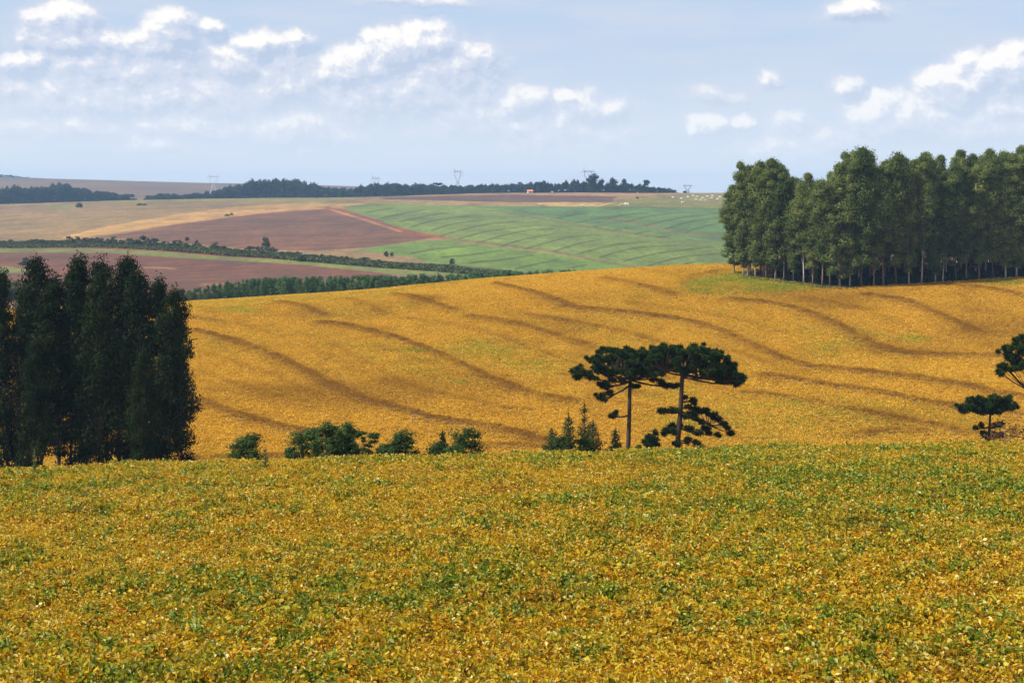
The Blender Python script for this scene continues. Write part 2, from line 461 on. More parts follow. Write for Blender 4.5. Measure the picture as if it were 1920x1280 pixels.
PLOTS = [
 ([(-900,470),(-900,370),(250,374),(640,372),(700,384),(660,470)], C_STUB),
 ([(-900,372),(100,374),(640,368),(700,380),(640,384),(380,380),(240,383),(60,378),(-900,384)], srgb(144, 132, 86)),
 ([(110,446),(200,424),(330,402),(430,389),(540,382),(660,381),(720,384),(640,392),(560,396),(430,408),(250,430),(150,447)], C_TAN),
 ([(180,445),(330,421),(430,407),(560,395),(635,391),(700,410),(820,443),(760,455),(690,464),(600,470),(480,468),(350,456),(250,448)], C_PLOUGH),
 ([(640,388),(700,381),(860,384),(960,397),(1100,420),(1250,440),(1400,457),(1500,560),(1200,512),(1100,484),(960,464),(830,446),(740,425),(700,408),(655,396)], C_GREEN),
 ([(660,470),(760,455),(830,449),(960,466),(1060,480),(1200,504),(1300,560),(900,540),(780,484),(700,472)], srgb(104, 136, 50)),
 ([(880,386),(1000,387),(1350,389),(2700,391),(2700,470),(1400,458),(1250,440),(1100,420),(960,397)], C_GREEN2),
 ([(700,366),(960,363),(1160,366),(1145,379),(1000,379),(720,375)], C_PURP),
 ([(640,378),(700,374),(960,379),(1150,380),(1120,386),(960,387),(700,382)], srgb(158, 132, 92)),
 ([(880,350),(1270,350),(1300,364),(1160,368),(960,365),(700,370),(700,362)], C_PINK),
 ([(1010,381),(1060,379),(1160,381),(1150,387),(1030,387)], srgb(190, 158, 110)),
 ([(1120,388),(1180,373),(1260,365),(1360,362),(2700,366),(2700,391),(1350,391)], C_OLIVE),
 ([(1250,366),(1300,360),(2700,360),(2700,374),(1340,378),(1230,373)], srgb(132, 126, 88)),
 ([(-900,453),(200,455),(400,466),(600,482),(760,492),(900,500),(1000,512),(900,520),(760,512),(600,500),(380,480),(200,468),(-900,466)], C_SCRUB),
 ([(0,461),(180,460),(290,463),(420,476),(560,486),(560,490),(400,482),(280,470),(150,466),(0,466)], C_RED),
 ([(-900,465),(150,466),(290,471),(400,480),(560,489),(740,503),(880,512),(880,520),(740,514),(560,497),(380,487),(200,474),(-900,472)], C_GRASS),
 ([(-900,472),(200,474),(380,486),(560,496),(720,512),(780,530),(780,640),(-900,640)], C_PLOUGH2),
 ([(-900,498),(20,500),(62,506),(50,512),(-900,516)], C_GRASS),
]
TRACKS = [([(612,390),(660,402),(720,422),(770,436),(830,446)], 4.0, C_RED, 1.0), ([(620,393),(680,411),(750,434)], 1.4, srgb(205,165,120), .8),
 ([(640,391),(560,394),(430,408),(330,421)], 1.0, C_RED, .8), ([(690,372),(640,380),(600,390)], 2.2, srgb(150,100,70), .4),
 ([(940,396),(1010,409),(1100,424),(1180,437),(1260,446)], 1.9, srgb(110,96,62), .85), ([(1140,410),(1200,420),(1260,432),(1350,444)], 2.6, srgb(126,98,76), .85),
 ([(830,446),(990,465),(1060,475),(1130,490),(1200,502)], 3.0, srgb(112,98,60), .9), ([(1050,404),(1110,412)], 1.0, srgb(96,110,60), .6),
 ([(1150,388),(1250,389),(1350,391),(1500,393)], 1.1, srgb(70,80,45), .9), ([(1120,384),(1150,377),(1200,370),(1250,366)], 1.2, srgb(110,85,66), .7),
 ([(240,503),(290,501),(330,504)], 1.6, srgb(175,140,100), .8), ([(20,507),(90,505)], 1.6, srgb(190,160,110), .6), ([(380,533),(420,533)], 3, srgb(170,130,92), .5)]
_cl = [[(205,290),(300,270),(420,248)],[(290,310),(400,285),(520,265)],[(350,335),(450,305),(640,280)],[(450,352),(560,320),(720,297)],
 [(495,380),(620,345),(740,320),(860,310)],[(590,393),(720,360),(870,338),(1000,325)],[(680,415),(800,380),(950,350),(1060,345)],
 [(800,432),(900,400),(1080,365)],[(920,445),(1050,408),(1150,385),(1290,375)],[(1060,458),(1180,420),(1300,397)],
 [(1180,470),(1300,440),(1400,420),(1540,410)],[(1290,488),(1400,455),(1520,435),(1700,428)],[(1410,508),(1500,485),(1600,465),(1850,435)],
 [(1540,528),(1640,500),(1750,480),(1880,470)],[(1710,522),(1810,500)],[(340,470),(480,445),(680,428)],[(500,488),(640,475),(800,452)],
 [(640,515),(800,500),(950,477)],[(870,545),(980,520),(1090,498)],[(1150,540),(1220,525)],[(1080,292),(1200,265)],[(1170,315),(1300,290),(1400,275)],
 [(1260,335),(1350,318)],[(1330,295),(1420,275),(1540,262)],[(1430,308),(1550,280),(1700,262)],[(1520,328),(1640,300),(1760,280),(1880,268)],
 [(1620,345),(1740,310),(1890,290)],[(1725,362),(1800,335),(1890,315)],[(1360,352),(1440,338)],[(1470,370),(1540,358)],[(1580,388),(1650,378)],[(130,262),(250,242)]]
CONTOURS = [smooth_poly(np.array([(640 + a / 2.667, 300 + b / 2.667) for a, b in L], float), 5) for L in _cl]

FARK = np.array([0.49, 0.46, 0.26])
def far_colors(x, d, z):
    px = 960 + F * x / d; py = HY - F * z / d
    wob = fbm2(x, d, 31, 0.01, 3)
    pyw = py + wob * 1.4; pxw = px + fbm2(x, d, 32, 0.02, 3) * 8
    col = np.tile(np.array(C_STUB), (len(x), 1)); isgreen = np.zeros(len(x)); kind = np.zeros(len(x)); bump = np.zeros(len(x))
    vis = (d > 430) & (d < 1760)
    for P, c in PLOTS:
        m = inpoly(pxw, pyw, P) & vis
        col[m] = c; isgreen[m] = 1.0 if c in (C_GREEN, C_GREEN2) else 0.0
        kind[m] = 1.0 if c in (C_PLOUGH, C_PLOUGH2) else (0.6 if c in (C_STUB, C_TAN) else 0.0)
    for P, w, c, s in TRACKS:
        ds = pix_line(pxw, py, smooth_poly(np.array(P, float), 5), 2.0)
        f = (s * np.exp(-(ds / (w * 1.5)) ** 2) * vis)[:, None]
        col = col * (1 - f) + np.array(c) * f
    for P in CONTOURS:
        m = vis & (px > P[:, 0].min() - 8) & (px < P[:, 0].max() + 8) & (py > P[:, 1].min() - 5) & (py < P[:, 1].max() + 5)
        if not m.any(): continue
        ds = pix_line(px[m], py[m], P, 2.0)
        # banks fade towards their upper end
        t = np.clip((px[m] - P[0, 0]) / (P[-1, 0] - P[0, 0]), 0, 1)
        f = ((1 - 0.5 * t) * 0.97 * np.exp(-(ds / 1.9) ** 2))[:, None]
        cm = col[m]; col[m] = cm * (1 - f) + np.array(srgb(58, 62, 30)) * f
        bump[m] += 0.5 * np.exp(-(ds / 1.6) ** 2)
    hill = d > 2300
    col[hill] = C_FARH; kind[hill] = .5
    # earth colour drifts
    n1 = fbm2(x, d, 41, 0.008, 4)[:, None]; n2 = fbm2(x, d, 42, 0.03, 4)[:, None]
    n3 = fbm2(x, d * .4, 44, 0.12, 3)[:, None]
    col = col * (1 + n1 * 0.6 + n2 * 0.45 + n3 * .35) * (1 + n1 * np.array([.10, 0, -.15]))
    g = fbm2(x, d, 43, 0.006, 4)[:, None] * (kind[:, None] > .55) * (kind[:, None] < .7)
    col = col * (1 - np.clip(g * 1.6, 0, .5)) + np.array(srgb(136, 132, 84)) * np.clip(g * 1.6, 0, .5)
    # grass patch round the small bush
    gp = np.exp(-(((px - 118) / 26) ** 2 + ((py - 389) / 4) ** 2))[:, None] * vis[:, None] * .8
    col = col * (1 - gp) + np.array(srgb(118, 140, 70)) * gp
    return np.clip(col * FARK, 0.004, 1), kind, bump

# ------------------------------------------------------------------ materials
def new_mat(name):
    m = bpy.data.materials.new(name); m.use_nodes = True
    m.node_tree.nodes.clear()
    return m, NT(m.node_tree)
def out_surf(N, s):
    o = N.n('ShaderNodeOutputMaterial'); N.t.links.new(s.outputs[0] if hasattr(s, 'outputs') else s, o.inputs['Surface'])
def pos(N): return N.n('ShaderNodeNewGeometry').outputs['Position']
def leafshade(N, col, tr=0.35, rough=0.5, spec=0.3, trcol=None):
    p = N.n('ShaderNodeBsdfPrincipled', Base_Color=col, Roughness=rough)
    p.inputs['Specular IOR Level'].default_value = spec
    t = N.n('ShaderNodeBsdfTranslucent', Color=trcol if trcol is not None else col)
    mx = N.n('ShaderNodeMixShader', i0=tr)
    N.t.links.new(p.outputs[0], mx.inputs[1]); N.t.links.new(t.outputs[0], mx.inputs[2])
    return mx

def soy_mat(name, far):
    m, N = new_mat(name)
    lv = N.n('ShaderNodeAttribute', dict(attribute_name='lv')).outputs['Fac']
    gr = N.n('ShaderNodeAttribute', dict(attribute_name='green', attribute_type='INSTANCER')).outputs['Fac']
    br = N.n('ShaderNodeAttribute', dict(attribute_name='brown', attribute_type='INSTANCER')).outputs['Fac']
    P = pos(N)
    wn = N.n('ShaderNodeTexWhiteNoise', dict(noise_dimensions='3D'), Vector=N.vmath('SNAP', P, (0.25, 0.25, 0.25))).outputs['Value']
    v = N.math('FRACT', N.math('ADD', lv, N.math('MULTIPLY', wn, 0.7)))
    if far:
        gold = N.ramp(v, [(0.0, (.40, .19, .010)), (.25, (.62, .335, .014)), (.6, (.73, .435, .020)), (.85, (.80, .52, .05)), (1.0, (.90, .72, .26))])
    else:
        gold = N.ramp(v, [(0.0, (.36, .12, .010)), (.14, (.50, .225, .008)), (.38, (.54, .33, .008)), (.72, (.48, .355, .010)), (.93, (.56, .45, .06)), (1.0, (.76, .66, .28))])
    green = N.ramp(v, [(0.0, (.16, .20, .012)), (.5, (.30, .33, .014)), (.86, (.42, .42, .03)), (1.0, (.55, .6, .2))]) if far else N.ramp(v, [(0.0, (.045, .115, .010)), (.5, (.18, .22, .009)), (.88, (.30, .31, .018)), (1.0, (.40, .48, .18))])
    n = N.noise(P, 0.9 if not far else 0.35, 3.0, 0.6)
    gf = N.math('ADD', gr, N.math('MULTIPLY_ADD', n, 1.5 if not far else .8, -0.75 if not far else -.4))
    gf = N.math('ADD', gf, N.math('MULTIPLY_ADD', wn, 0.7, -0.35))
    gf = N.mr(gf, 0.25, 0.75)
    col = N.mix(gf, gold, green)
    brown = N.ramp(v, [(0, (.20, .085, .008)), (1, (.40, .19, .016))])
    col = N.mix(N.math('MULTIPLY', br, 0.9, clamp=True), col, brown)
    out_surf(N, leafshade(N, col, 0.38, 0.5 if far else 0.42, 0.10 if far else 0.22))
    return m
M_SOY = soy_mat("soy_leaf", False)
M_SOYF = soy_mat("soy_leaf_distant", True)
m, N = new_mat("soil_soy"); M_SOIL = m
P = pos(N)
col = N.ramp(N.noise(P, 1.5, 5, .6), [(.3, (.10, .055, .012)), (.7, (.19, .11, .02))])
out_surf(N, N.n('ShaderNodeBsdfPrincipled', Base_Color=col, Roughness=.95))

m, N = new_mat("far_field"); M_FAR = m
P = pos(N)
vc = N.n('ShaderNodeVertexColor', dict(layer_name='Col')).outputs[0]
ru = N.n('ShaderNodeAttribute', dict(attribute_name='row')).outputs['Fac']
fine = N.noise(N.vmath('MULTIPLY', P, (1, 0.35, 1)), 0.35, 6, .65)
mot = N.noise(N.vmath('MULTIPLY', P, (1, 0.3, 1)), 0.055, 5, .7)
vc = N.mix(1.0, vc, N.ramp(mot, [(.3, (.66, .66, .64)), (.5, (1, 1, 1)), (.7, (1.34, 1.32, 1.26))]), 'MULTIPLY')
col = N.mix(1.0, vc, N.ramp(fine, [(.25, (.60, .60, .58)), (.5, (1, 1, 1)), (.75, (1.42, 1.40, 1.32))]), 'MULTIPLY')
# drill rows / furrows following the slope
wq = N.vmath('ADD', P, N.vmath('MULTIPLY', N.noise(P, 0.006, 2, .5, out=1), (0, 160, 0)))
wv = N.n('ShaderNodeTexWave', dict(wave_type='BANDS', bands_direction='DIAGONAL'), Vector=N.vmath('MULTIPLY', wq, (-0.45, 1.0, 0)), Scale=0.022, Distortion=2.2, Detail=3.0, Detail_Scale=1.2)
fr = N.ramp(wv.outputs[1], [(.2, (.82, .80, .78)), (.6, (1.08, 1.06, 1.04))])
col = N.mix(N.math('MULTIPLY', ru, 0.8), col, N.mix(1.0, col, fr, 'MULTIPLY'))
out_surf(N, N.n('ShaderNodeBsdfPrincipled', Base_Color=col, Roughness=1.0))

def foliage_mat(name, dark, mid, light, tr=.25, hue_n=0.35, rough=.55):
    m, N = new_mat(name)
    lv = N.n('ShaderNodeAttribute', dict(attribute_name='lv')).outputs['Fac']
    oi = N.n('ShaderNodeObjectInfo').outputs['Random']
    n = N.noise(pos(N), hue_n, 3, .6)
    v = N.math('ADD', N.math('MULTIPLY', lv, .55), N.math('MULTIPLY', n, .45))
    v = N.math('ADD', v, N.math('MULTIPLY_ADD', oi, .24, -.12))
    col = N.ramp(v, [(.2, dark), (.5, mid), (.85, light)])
    out_surf(N, leafshade(N, col, tr, rough, .03))
    return m
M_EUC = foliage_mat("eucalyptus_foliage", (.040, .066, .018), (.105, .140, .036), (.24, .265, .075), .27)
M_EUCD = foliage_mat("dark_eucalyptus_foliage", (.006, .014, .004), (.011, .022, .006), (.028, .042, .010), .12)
M_ARA = foliage_mat("araucaria_needles", (.008, .019, .006), (.018, .038, .010), (.046, .078, .018), .12, 1.2)
M_BUSH = foliage_mat("bush_foliage", (.020, .042, .014), (.042, .078, .020), (.085, .135, .034), .25, 1.0)
M_PINE = foliage_mat("young_conifer_foliage", (.014, .030, .012), (.028, .055, .018), (.062, .105, .03), .15, 1.0)
M_YOUNG = foliage_mat("plantation_foliage", (.028, .068, .022), (.060, .125, .036), (.12, .20, .06), .3, .15)
M_HEDGE = foliage_mat("hedge_foliage", (.028, .040, .014), (.060, .078, .024), (.12, .135, .045), .2, .08)
M_WOOD = foliage_mat("woodland_foliage", (.008, .020, .010), (.016, .034, .016), (.036, .056, .024), .12, .03)
M_RED = foliage_mat("reddish_shrub_foliage", (.05, .03, .018), (.09, .05, .025), (.13, .10, .03), .2, 1.0)
M_GRASS = foliage_mat("rough_grass_blades", (.07, .09, .03), (.13, .15, .05), (.24, .23, .10), .3, .8)
def bark(name, a, b):
    m, N = new_mat(name)
    col = N.ramp(N.noise(N.vmath('MULTIPLY', pos(N), (3, 3, .6)), 1.2, 5, .6), [(.3, a), (.7, b)])
    out_surf(N, N.n('ShaderNodeBsdfPrincipled', Base_Color=col, Roughness=.85)); return m
M_BARKP = bark("pale_eucalyptus_bark", (.20, .15, .11), (.52, .47, .40))
M_BARKR = bark("reddish_eucalyptus_bark", (.12, .065, .04), (.26, .16, .10))
M_BARKD = bark("dark_eucalyptus_bark", (.035, .026, .02), (.10, .075, .055))
M_BARKA = bark("araucaria_bark", (.022, .013, .008), (.060, .034, .020))
def plain(name, c, rough=.6, metal=0.0):
    m, N = new_mat(name)
    p = N.n('ShaderNodeBsdfPrincipled', Base_Color=N.mix(N.math('MULTIPLY', N.noise(pos(N), 2.0, 3), .5), c4(c), c4([v * .7 for v in c])), Roughness=rough, Metallic=metal)
    out_surf(N, p); return m
M_STEEL = plain("galvanised_steel", (.42, .44, .46), .5, .3)
M_WALL = plain("white_plaster", (.78, .74, .68), .8)
M_ROOF = plain("red_clay_roof", (.62, .20, .11), .8)
M_DARK = plain("dark_opening", (.03, .03, .03), .6)
M_COW = plain("cream_hide", (.78, .72, .60), .8)
M_COWT = plain("tan_hide", (.70, .50, .26), .8)

# ------------------------------------------------------------------ ground sheets
def sheet(name, rows_d, umax, ncol, mat, colour_far=False, w0=30.0, bands=False):
    rows_d = np.asarray(rows_d, float)
    u = np.linspace(-umax, umax, ncol)
    D, U = np.meshgrid(rows_d, u, indexing='ij')
    X = U * np.sqrt(np.maximum(D, 0) ** 2 + w0 ** 2)
    x, d = X.ravel(), D.ravel()
    z = zground(x, d)
    if bands:
        z = z + 0.50 * band_value(x, d)
    cols = None; attrs = {}
    if colour_far:
        c, kind, bump = far_colors(x, d, z)
        z = z + bump
        cols = np.concatenate([c, np.ones((len(x), 1))], 1)
        attrs['row'] = ('POINT', kind)
    nr, nc = D.shape
    i = np.arange(nr * nc).reshape(nr, nc)
    f = np.stack([i[:-1, :-1], i[:-1, 1:], i[1:, 1:], i[1:, :-1]], -1).reshape(-1, 4)
    me = mesh_np(name, np.stack([x, d, z], 1), f, np.full(len(f), 4), [mat], smooth=True, attrs=attrs, colors=cols)
    return link(name, me, kind='structure')
R0 = np.concatenate([np.linspace(-60, 16, 20), np.linspace(18, 112, 120)])
R1 = np.linspace(112, 345, 190)
R2 = np.concatenate([np.linspace(345, 470, 26), 1.0 / np.linspace(1 / 475, 1 / 1760, 470)])
R3 = np.concatenate([[1760], np.linspace(1800, 4900, 70)])
sheet("near_field_ground", R0, 0.62, 240, M_SOIL)
sheet("golden_field_ground", R1, 0.62, 380, M_SOIL, bands=True)
sheet("farmland_ground", R2, 0.62, 620, M_FAR, True)
sheet("far_hill_ground", R3, 0.9, 300, M_FAR, True)

# ------------------------------------------------------------------ soybean plants (foliage scatter)
def soy_variants(prefix, count, nleaf, rad, h, leaf, mat, fan):
    coll = bpy.data.collections.new(prefix)
    for s in range(count):
        r = rng(100 + s)
        mb = MB()
        for k in range(nleaf):
            rr = rad * math.sqrt(r.random()); an = r.random() * 6.283
            top = h * (1 - 0.35 * (rr / rad) ** 2)
            zc = top * (0.45 + 0.55 * r.random() ** 0.5) + 0.04 * r.normal()
            c = np.array([rr * math.cos(an), rr * math.sin(an), zc])
            L = leaf * r.uniform(.7, 1.35); Wd = L * r.uniform(.5, .68)
            Rm = np.array(Euler((r.normal() * .55, r.normal() * .55, r.random() * 6.283)).to_matrix())
            fold = r.uniform(.05, .35) * Wd; cup = r.uniform(-.1, .35) * L
            if fan:
                pts = np.array([[-L / 2, 0, -cup], [-L * .15, Wd / 2, fold], [L * .25, Wd * .38, fold - cup * .4], [L / 2, 0, -cup], [L * .25, -Wd * .38, fold - cup * .4], [-L * .15, -Wd / 2, fold]])
                fs = [(0, 3, 2, 1), (0, 5, 4, 3)]
            else:
                pts = np.array([[-L / 2, 0, -cup], [0, Wd / 2, fold], [L / 2, 0, -cup], [0, -Wd / 2, fold]])
                fs = [(0, 1, 2), (0, 2, 3)]
            mb.add(pts @ Rm.T + c, fs, r.random())
        me = mb.mesh(prefix, [mat])
        o = bpy.data.objects.new(prefix, me); coll.objects.link(o)
    return coll

def scatter(name, P, rot, scl, idx, green, brown, coll, label, cat):
    me = bpy.data.meshes.new(name)
    me.vertices.add(len(P)); me.vertices.foreach_set('co', np.asarray(P, np.float32).ravel())
    for k, a, t, key in (('scl', scl, 'FLOAT', 'value'), ('green', green, 'FLOAT', 'value'), ('brown', brown, 'FLOAT', 'value'), ('idx', idx, 'INT', 'value'), ('rot', rot, 'FLOAT_VECTOR', 'vector')):
        at = me.attributes.new(k, t, 'POINT'); at.data.foreach_set(key, np.asarray(a, np.int32 if t == 'INT' else np.float32).ravel())
    o = link(name, me, kind='stuff', label=label, category=cat)
    g = bpy.data.node_groups.new(name, 'GeometryNodeTree')
    g.interface.new_socket("Geometry", in_out='INPUT', socket_type='NodeSocketGeometry')
    g.interface.new_socket("Geometry", in_out='OUTPUT', socket_type='NodeSocketGeometry')
    g.is_modifier = True
    n = g.nodes; a = n.new('NodeGroupInput'); b = n.new('NodeGroupOutput')
    ip = n.new('GeometryNodeInstanceOnPoints'); ci = n.new('GeometryNodeCollectionInfo')
    ci.inputs['Collection'].default_value = coll; ci.inputs['Separate Children'].default_value = True; ci.inputs['Reset Children'].default_value = True
    def att(nm, dt):
        x = n.new('GeometryNodeInputNamedAttribute'); x.data_type = dt; x.inputs[0].default_value = nm; return x.outputs[0]
    g.links.new(a.outputs[0], ip.inputs['Points']); g.links.new(ci.outputs[0], ip.inputs['Instance'])
    ip.inputs['Pick Instance'].default_value = True
    g.links.new(att('idx', 'INT'), ip.inputs['Instance Index'])
    er = n.new('FunctionNodeEulerToRotation'); g.links.new(att('rot', 'FLOAT_VECTOR'), er.inputs[0]); g.links.new(er.outputs[0], ip.inputs['Rotation'])
    g.links.new(att('scl', 'FLOAT'), ip.inputs['Scale'])
    g.links.new(ip.outputs[0], b.inputs[0])
    md = o.modifiers.new("scatter", 'NODES'); md.node_group = g
    return o

def grid_pts(d0, d1, umax, sx, sy, seed, w0=0.0):
    r = rng(seed)
    ys = np.arange(d0, d1, sy); X = []; Y = []
    for y in ys:
        w = umax * (y + w0); xs = np.arange(-w, w, sx)
        X.append(xs + r.uniform(-.5, .5, len(xs)) * sx); Y.append(y + r.uniform(-.5, .5, len(xs)) * sy)
    return np.concatenate(X), np.concatenate(Y)

def px_of(x, d, z): return 960 + F * x / d, HY - F * z / d
# foreground
x, d = grid_pts(17, 76, .42, .26, .28, 1, 6)
z = zground(x, d)
r = rng(2); n = len(x)
pxx, pyy = px_of(x, d, z + .45)
big = fbm2(x, d, 11, .10, 3); mid = fbm2(x, d, 12, .45, 3)
green = .37 + big * .32 + mid * .75
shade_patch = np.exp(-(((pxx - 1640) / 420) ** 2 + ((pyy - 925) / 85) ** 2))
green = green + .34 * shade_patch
brown = np.clip(fbm2(x, d, 13, .6, 3) * 2.2 - .35, 0, .7)
SOYN = soy_variants("soy_plant", 7, 82, .30, .56, .080, M_SOY, True)
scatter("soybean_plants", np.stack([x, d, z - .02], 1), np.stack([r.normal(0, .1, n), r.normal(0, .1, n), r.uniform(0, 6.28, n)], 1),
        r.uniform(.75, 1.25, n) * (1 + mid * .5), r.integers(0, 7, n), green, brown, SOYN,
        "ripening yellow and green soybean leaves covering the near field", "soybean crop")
# golden field
FBX = [1340, 1390, 1450, 1510, 1545, 1600, 1700, 1800, 1900, 2200]; FBY = [505, 519, 526, 535, 541, 541, 536, 529, 523, 520]
def in_grove(x, d):
    px = 960 + F * x / d; py = HY - F * (zbase(x, d)) / d
    return (px > 1388) & (py < np.interp(px, FBX, FBY)) & (d > 262) & (px > 1388 + np.clip(d - 290, 0, 40) * 1.5) & ((d < 325) | (px > 1620))
x, d = grid_pts(112, 338, .40, .52, .60, 3)
k = ~((d > 306) & (zbase(x, d) + 1.2 < zbase(x * 306 / d, d * 0 + 306) * d / 306)) & ~in_grove(x, d)
k &= ~((d < 148) & (x < -20))
x, d = x[k], d[k]
bv = band_value(x, d); z = zground(x, d) + .50 * bv
pxx, pyy = px_of(x, d, z + .45)
green = .10 + fbm2(x, d, 21, .025, 4) * .95 + fbm2(x, d, 22, .15, 3) * .35
for (gx, gy, rx, ry, s) in GREENS:
    green += s * .8 * np.exp(-(((pxx - gx) / rx) ** 2 + ((pyy - gy) / ry) ** 2))
brown = np.clip(bv * (.9 + .7 * fbm2(x, d, 24, .9, 2)) + np.clip(fbm2(x, d, 23, .04, 4) * 2.2 - .08, 0, .5) + np.clip(fbm2(x, d * .5, 25, .35, 3) * .8, 0, .3), 0, 1)
green = np.where(green > .5, green, green * (1 - .8 * bv)); brown = np.where(green > .6, brown * .3, brown)
n = len(x); r = rng(4)
SOYF = soy_variants("soy_clump", 6, 46, .50, .52, .17, M_SOYF, False)
scl = r.uniform(.78, 1.2, n) * (1 - .12 * bv)
scatter("golden_soybean_crop", np.stack([x, d, z - .02], 1), np.stack([r.normal(0, .08, n), r.normal(0, .08, n), r.uniform(0, 6.28, n)], 1),
        scl, r.integers(0, 6, n), green, brown, SOYF, "golden ripe soybean crop with dark terrace bands on the middle slope", "soybean crop")

def seg(px, table):
    for lim, text in table:
        if px < lim: return text
    return table[-1][1]
HEDGE_SEG = [(0, "hedge shrub continuing past the left edge of the photo"), (90, "thin hedge shrub near the left edge, above the green strip"), (180, "leafy hedge tree below the left tip of the pale stubble"),
  (265, "tall leafy hedge tree directly above the red earth bank"), (345, "dense tall hedge tree below the upper ploughed field"), (430, "dark hedge tree right of the little tree poking above the hedge"),
  (490, "hedge tree just left of the lone upright tree"), (560, "hedge tree just right of the lone upright tree"), (640, "low hedge shrub where the ploughed field narrows"),
  (720, "low hedge shrub below the small corner shrubs of the green plots"), (800, "low hedge shrub below the lower green plot"), (2000, "last low hedge shrub before the plantation strip hides the gully")]
WOOD_SEG = [(0, "dark blue wood tree past the left edge of the photo"), (60, "dark blue wood tree close to the left edge"), (140, "dark blue wood tree under the highest bump of the left wood"), (260, "dark blue wood tree where the left wood tapers off to the right"),
  (360, "dark blue wood tree in the low start of the middle wood"), (430, "dark blue wood tree below the leftmost pylon"), (480, "dark blue wood tree at the steep left shoulder of the middle wood"), (540, "dark blue wood tree in the highest part of the middle wood"),
  (610, "dark blue wood tree on the falling right side of the middle wood"), (680, "low blue wood tree below the bare far hill"), (760, "wood tree around the foot of the middle pylon"), (840, "wood tree beside the flat umbrella-shaped tree"),
  (900, "wood tree at the foot of the full pylon"), (985, "wood tree in the low even stretch left of the farmhouse"), (1040, "wood tree right behind the farmhouse"), (1090, "grey green wood tree left of the tallest skyline tree"),
  (1140, "grey green wood tree at the foot of the tallest skyline tree"), (1200, "grey green wood tree below the round-topped skyline trees"), (1400, "grey green wood tree where the wood runs out before the rightmost pylon")]
STRIP_SEG = [(400, "at the left end beside the dark round trees"), (500, "in the left part where the strip is tallest"), (620, "below the brown lower field"), (740, "below the right end of the hedge line"), (860, "below the lower green plot"), (980, "in the low right part"), (1200, "at the last right tip where only tops show")]
GROVE_SEG = [(1440, "behind the pale trunks at the left end"), (1500, "behind the left shoulder of the grove"), (1560, "behind the grove corner"), (1650, "behind the highest domed top"), (1720, "behind the first broad tops right of the notch"),
  (1790, "behind the brightest pale trunk"), (1850, "behind the reddish lower trunk"), (1925, "behind the trees at the right edge"), (3000, "past the right edge of the photo")]
# ------------------------------------------------------------------ trees
def cards(C, N, L, Wd, r, droop=0.0, hv=None):
    """one quad per point: C centres, N facing (roughly), returns V,F"""
    n = len(C)
    N = N + r.normal(0, .45, (n, 3)); N /= np.linalg.norm(N, axis=1)[:, None] + 1e-9
    a = r.normal(0, 1, (n, 3)); a[:, 2] -= droop
    a -= (a * N).sum(1)[:, None] * N; a /= np.linalg.norm(a, axis=1)[:, None] + 1e-9
    b = np.cross(N, a)
    l = (L * r.uniform(.6, 1.3, n))[:, None] / 2; w = (Wd * r.uniform(.6, 1.3, n))[:, None] / 2
    V = np.stack([C - a * l, C + b * w - a * l * .1, C + a * l, C - b * w - a * l * .1], 1).reshape(-1, 3)
    return V, np.arange(4 * n).reshape(-1, 4)
def puff(mb, c, rad, n, L, Wd, r, droop=.6, inner=.55, tone=.5):
    u = r.normal(0, 1, (n, 3)); u /= np.linalg.norm(u, axis=1)[:, None]
    u[:, 2] = np.where(u[:, 2] < -.3, u[:, 2] * .5, u[:, 2])
    rr = r.uniform(inner, 1.06, n)[:, None] * (1 + .12 * r.normal(0, 1, (n, 1)))
    C = np.asarray(c) + u * rr * np.asarray(rad)
    V, Fc = cards(C, u, L, Wd, r, droop)
    mb.add_np(V, Fc, np.clip(tone + r.normal(0, .16, n), 0, 1))

def fit(mb, H, Wd=None):
    """scale a crown so that its tip stands at H (and its width is Wd)"""
    V = np.concatenate(mb.V); k = H / np.percentile(V[:, 2], 99.8)
    q = 1.0
    if Wd: q = Wd / (np.percentile(V[:, 0], 99) - np.percentile(V[:, 0], 1))
    mb.V = [V * np.array([q, q, k])]
def eucalyptus(seed, H, c0, wide, npuff, nleaf, L, Wd, pointed=.5, tone=.5, peak=.4, big=(.42, .62), vz=(1.1, 1.6), droop=1.2):
    """trunk and crown mesh-builders for a tall grove eucalyptus with base at origin"""
    r = rng(seed); tr = MB(); cr = MB()
    lean = r.normal(0, .012, 2); bend = r.uniform(0, 6.28)
    def axis(t): return np.array([lean[0] * H * t + .25 * math.sin(t * 4 + bend), lean[1] * H * t + .25 * math.cos(t * 3 + bend), H * t])
    ts = np.linspace(0, .95, 11)
    rad0 = H * .0058 + .03
    tr.tube([axis(t) for t in ts], [rad0 * (1 - .85 * t) + (.06 if t == 0 else 0) for t in ts], 8)
    for i in range(npuff):
        t = c0 + (1 - c0) * ((i + r.random()) / npuff) ** .85
        s = (t - c0) / (1 - c0)
        if s < peak: prof = .45 + .55 * math.sin(math.pi / 2 * s / peak)
        else: prof = (1 - ((s - peak) / (1 - peak)) ** (1.9 - pointed)) ** (.7 + .3 * pointed)
        R = wide * (prof * r.uniform(.8, 1.15) + .14)
        an = i * 2.4 + r.uniform(-.7, .7); off = R * r.uniform(.2, .82)
        a0 = axis(max(.1, t - .10 - .05 * r.random())); c = axis(min(t, .985)) + np.array([math.cos(an) * off, math.sin(an) * off, r.normal(0, .4)])
        pr = R * r.uniform(*big) + .3 + (.12 * wide * (s > .85))
        puff(cr, c, (pr, pr, pr * r.uniform(*vz)), int(nleaf * (.4 + pr / wide)), L, Wd, r, droop, .4, tone + r.normal(0, .17))
        if off > .3: tr.tube([a0, (a0 + c) / 2 + np.array([0, 0, -.15]), c], [.07, .045, .02], 4, cap=False)
    fit(cr, H)
    return tr, cr

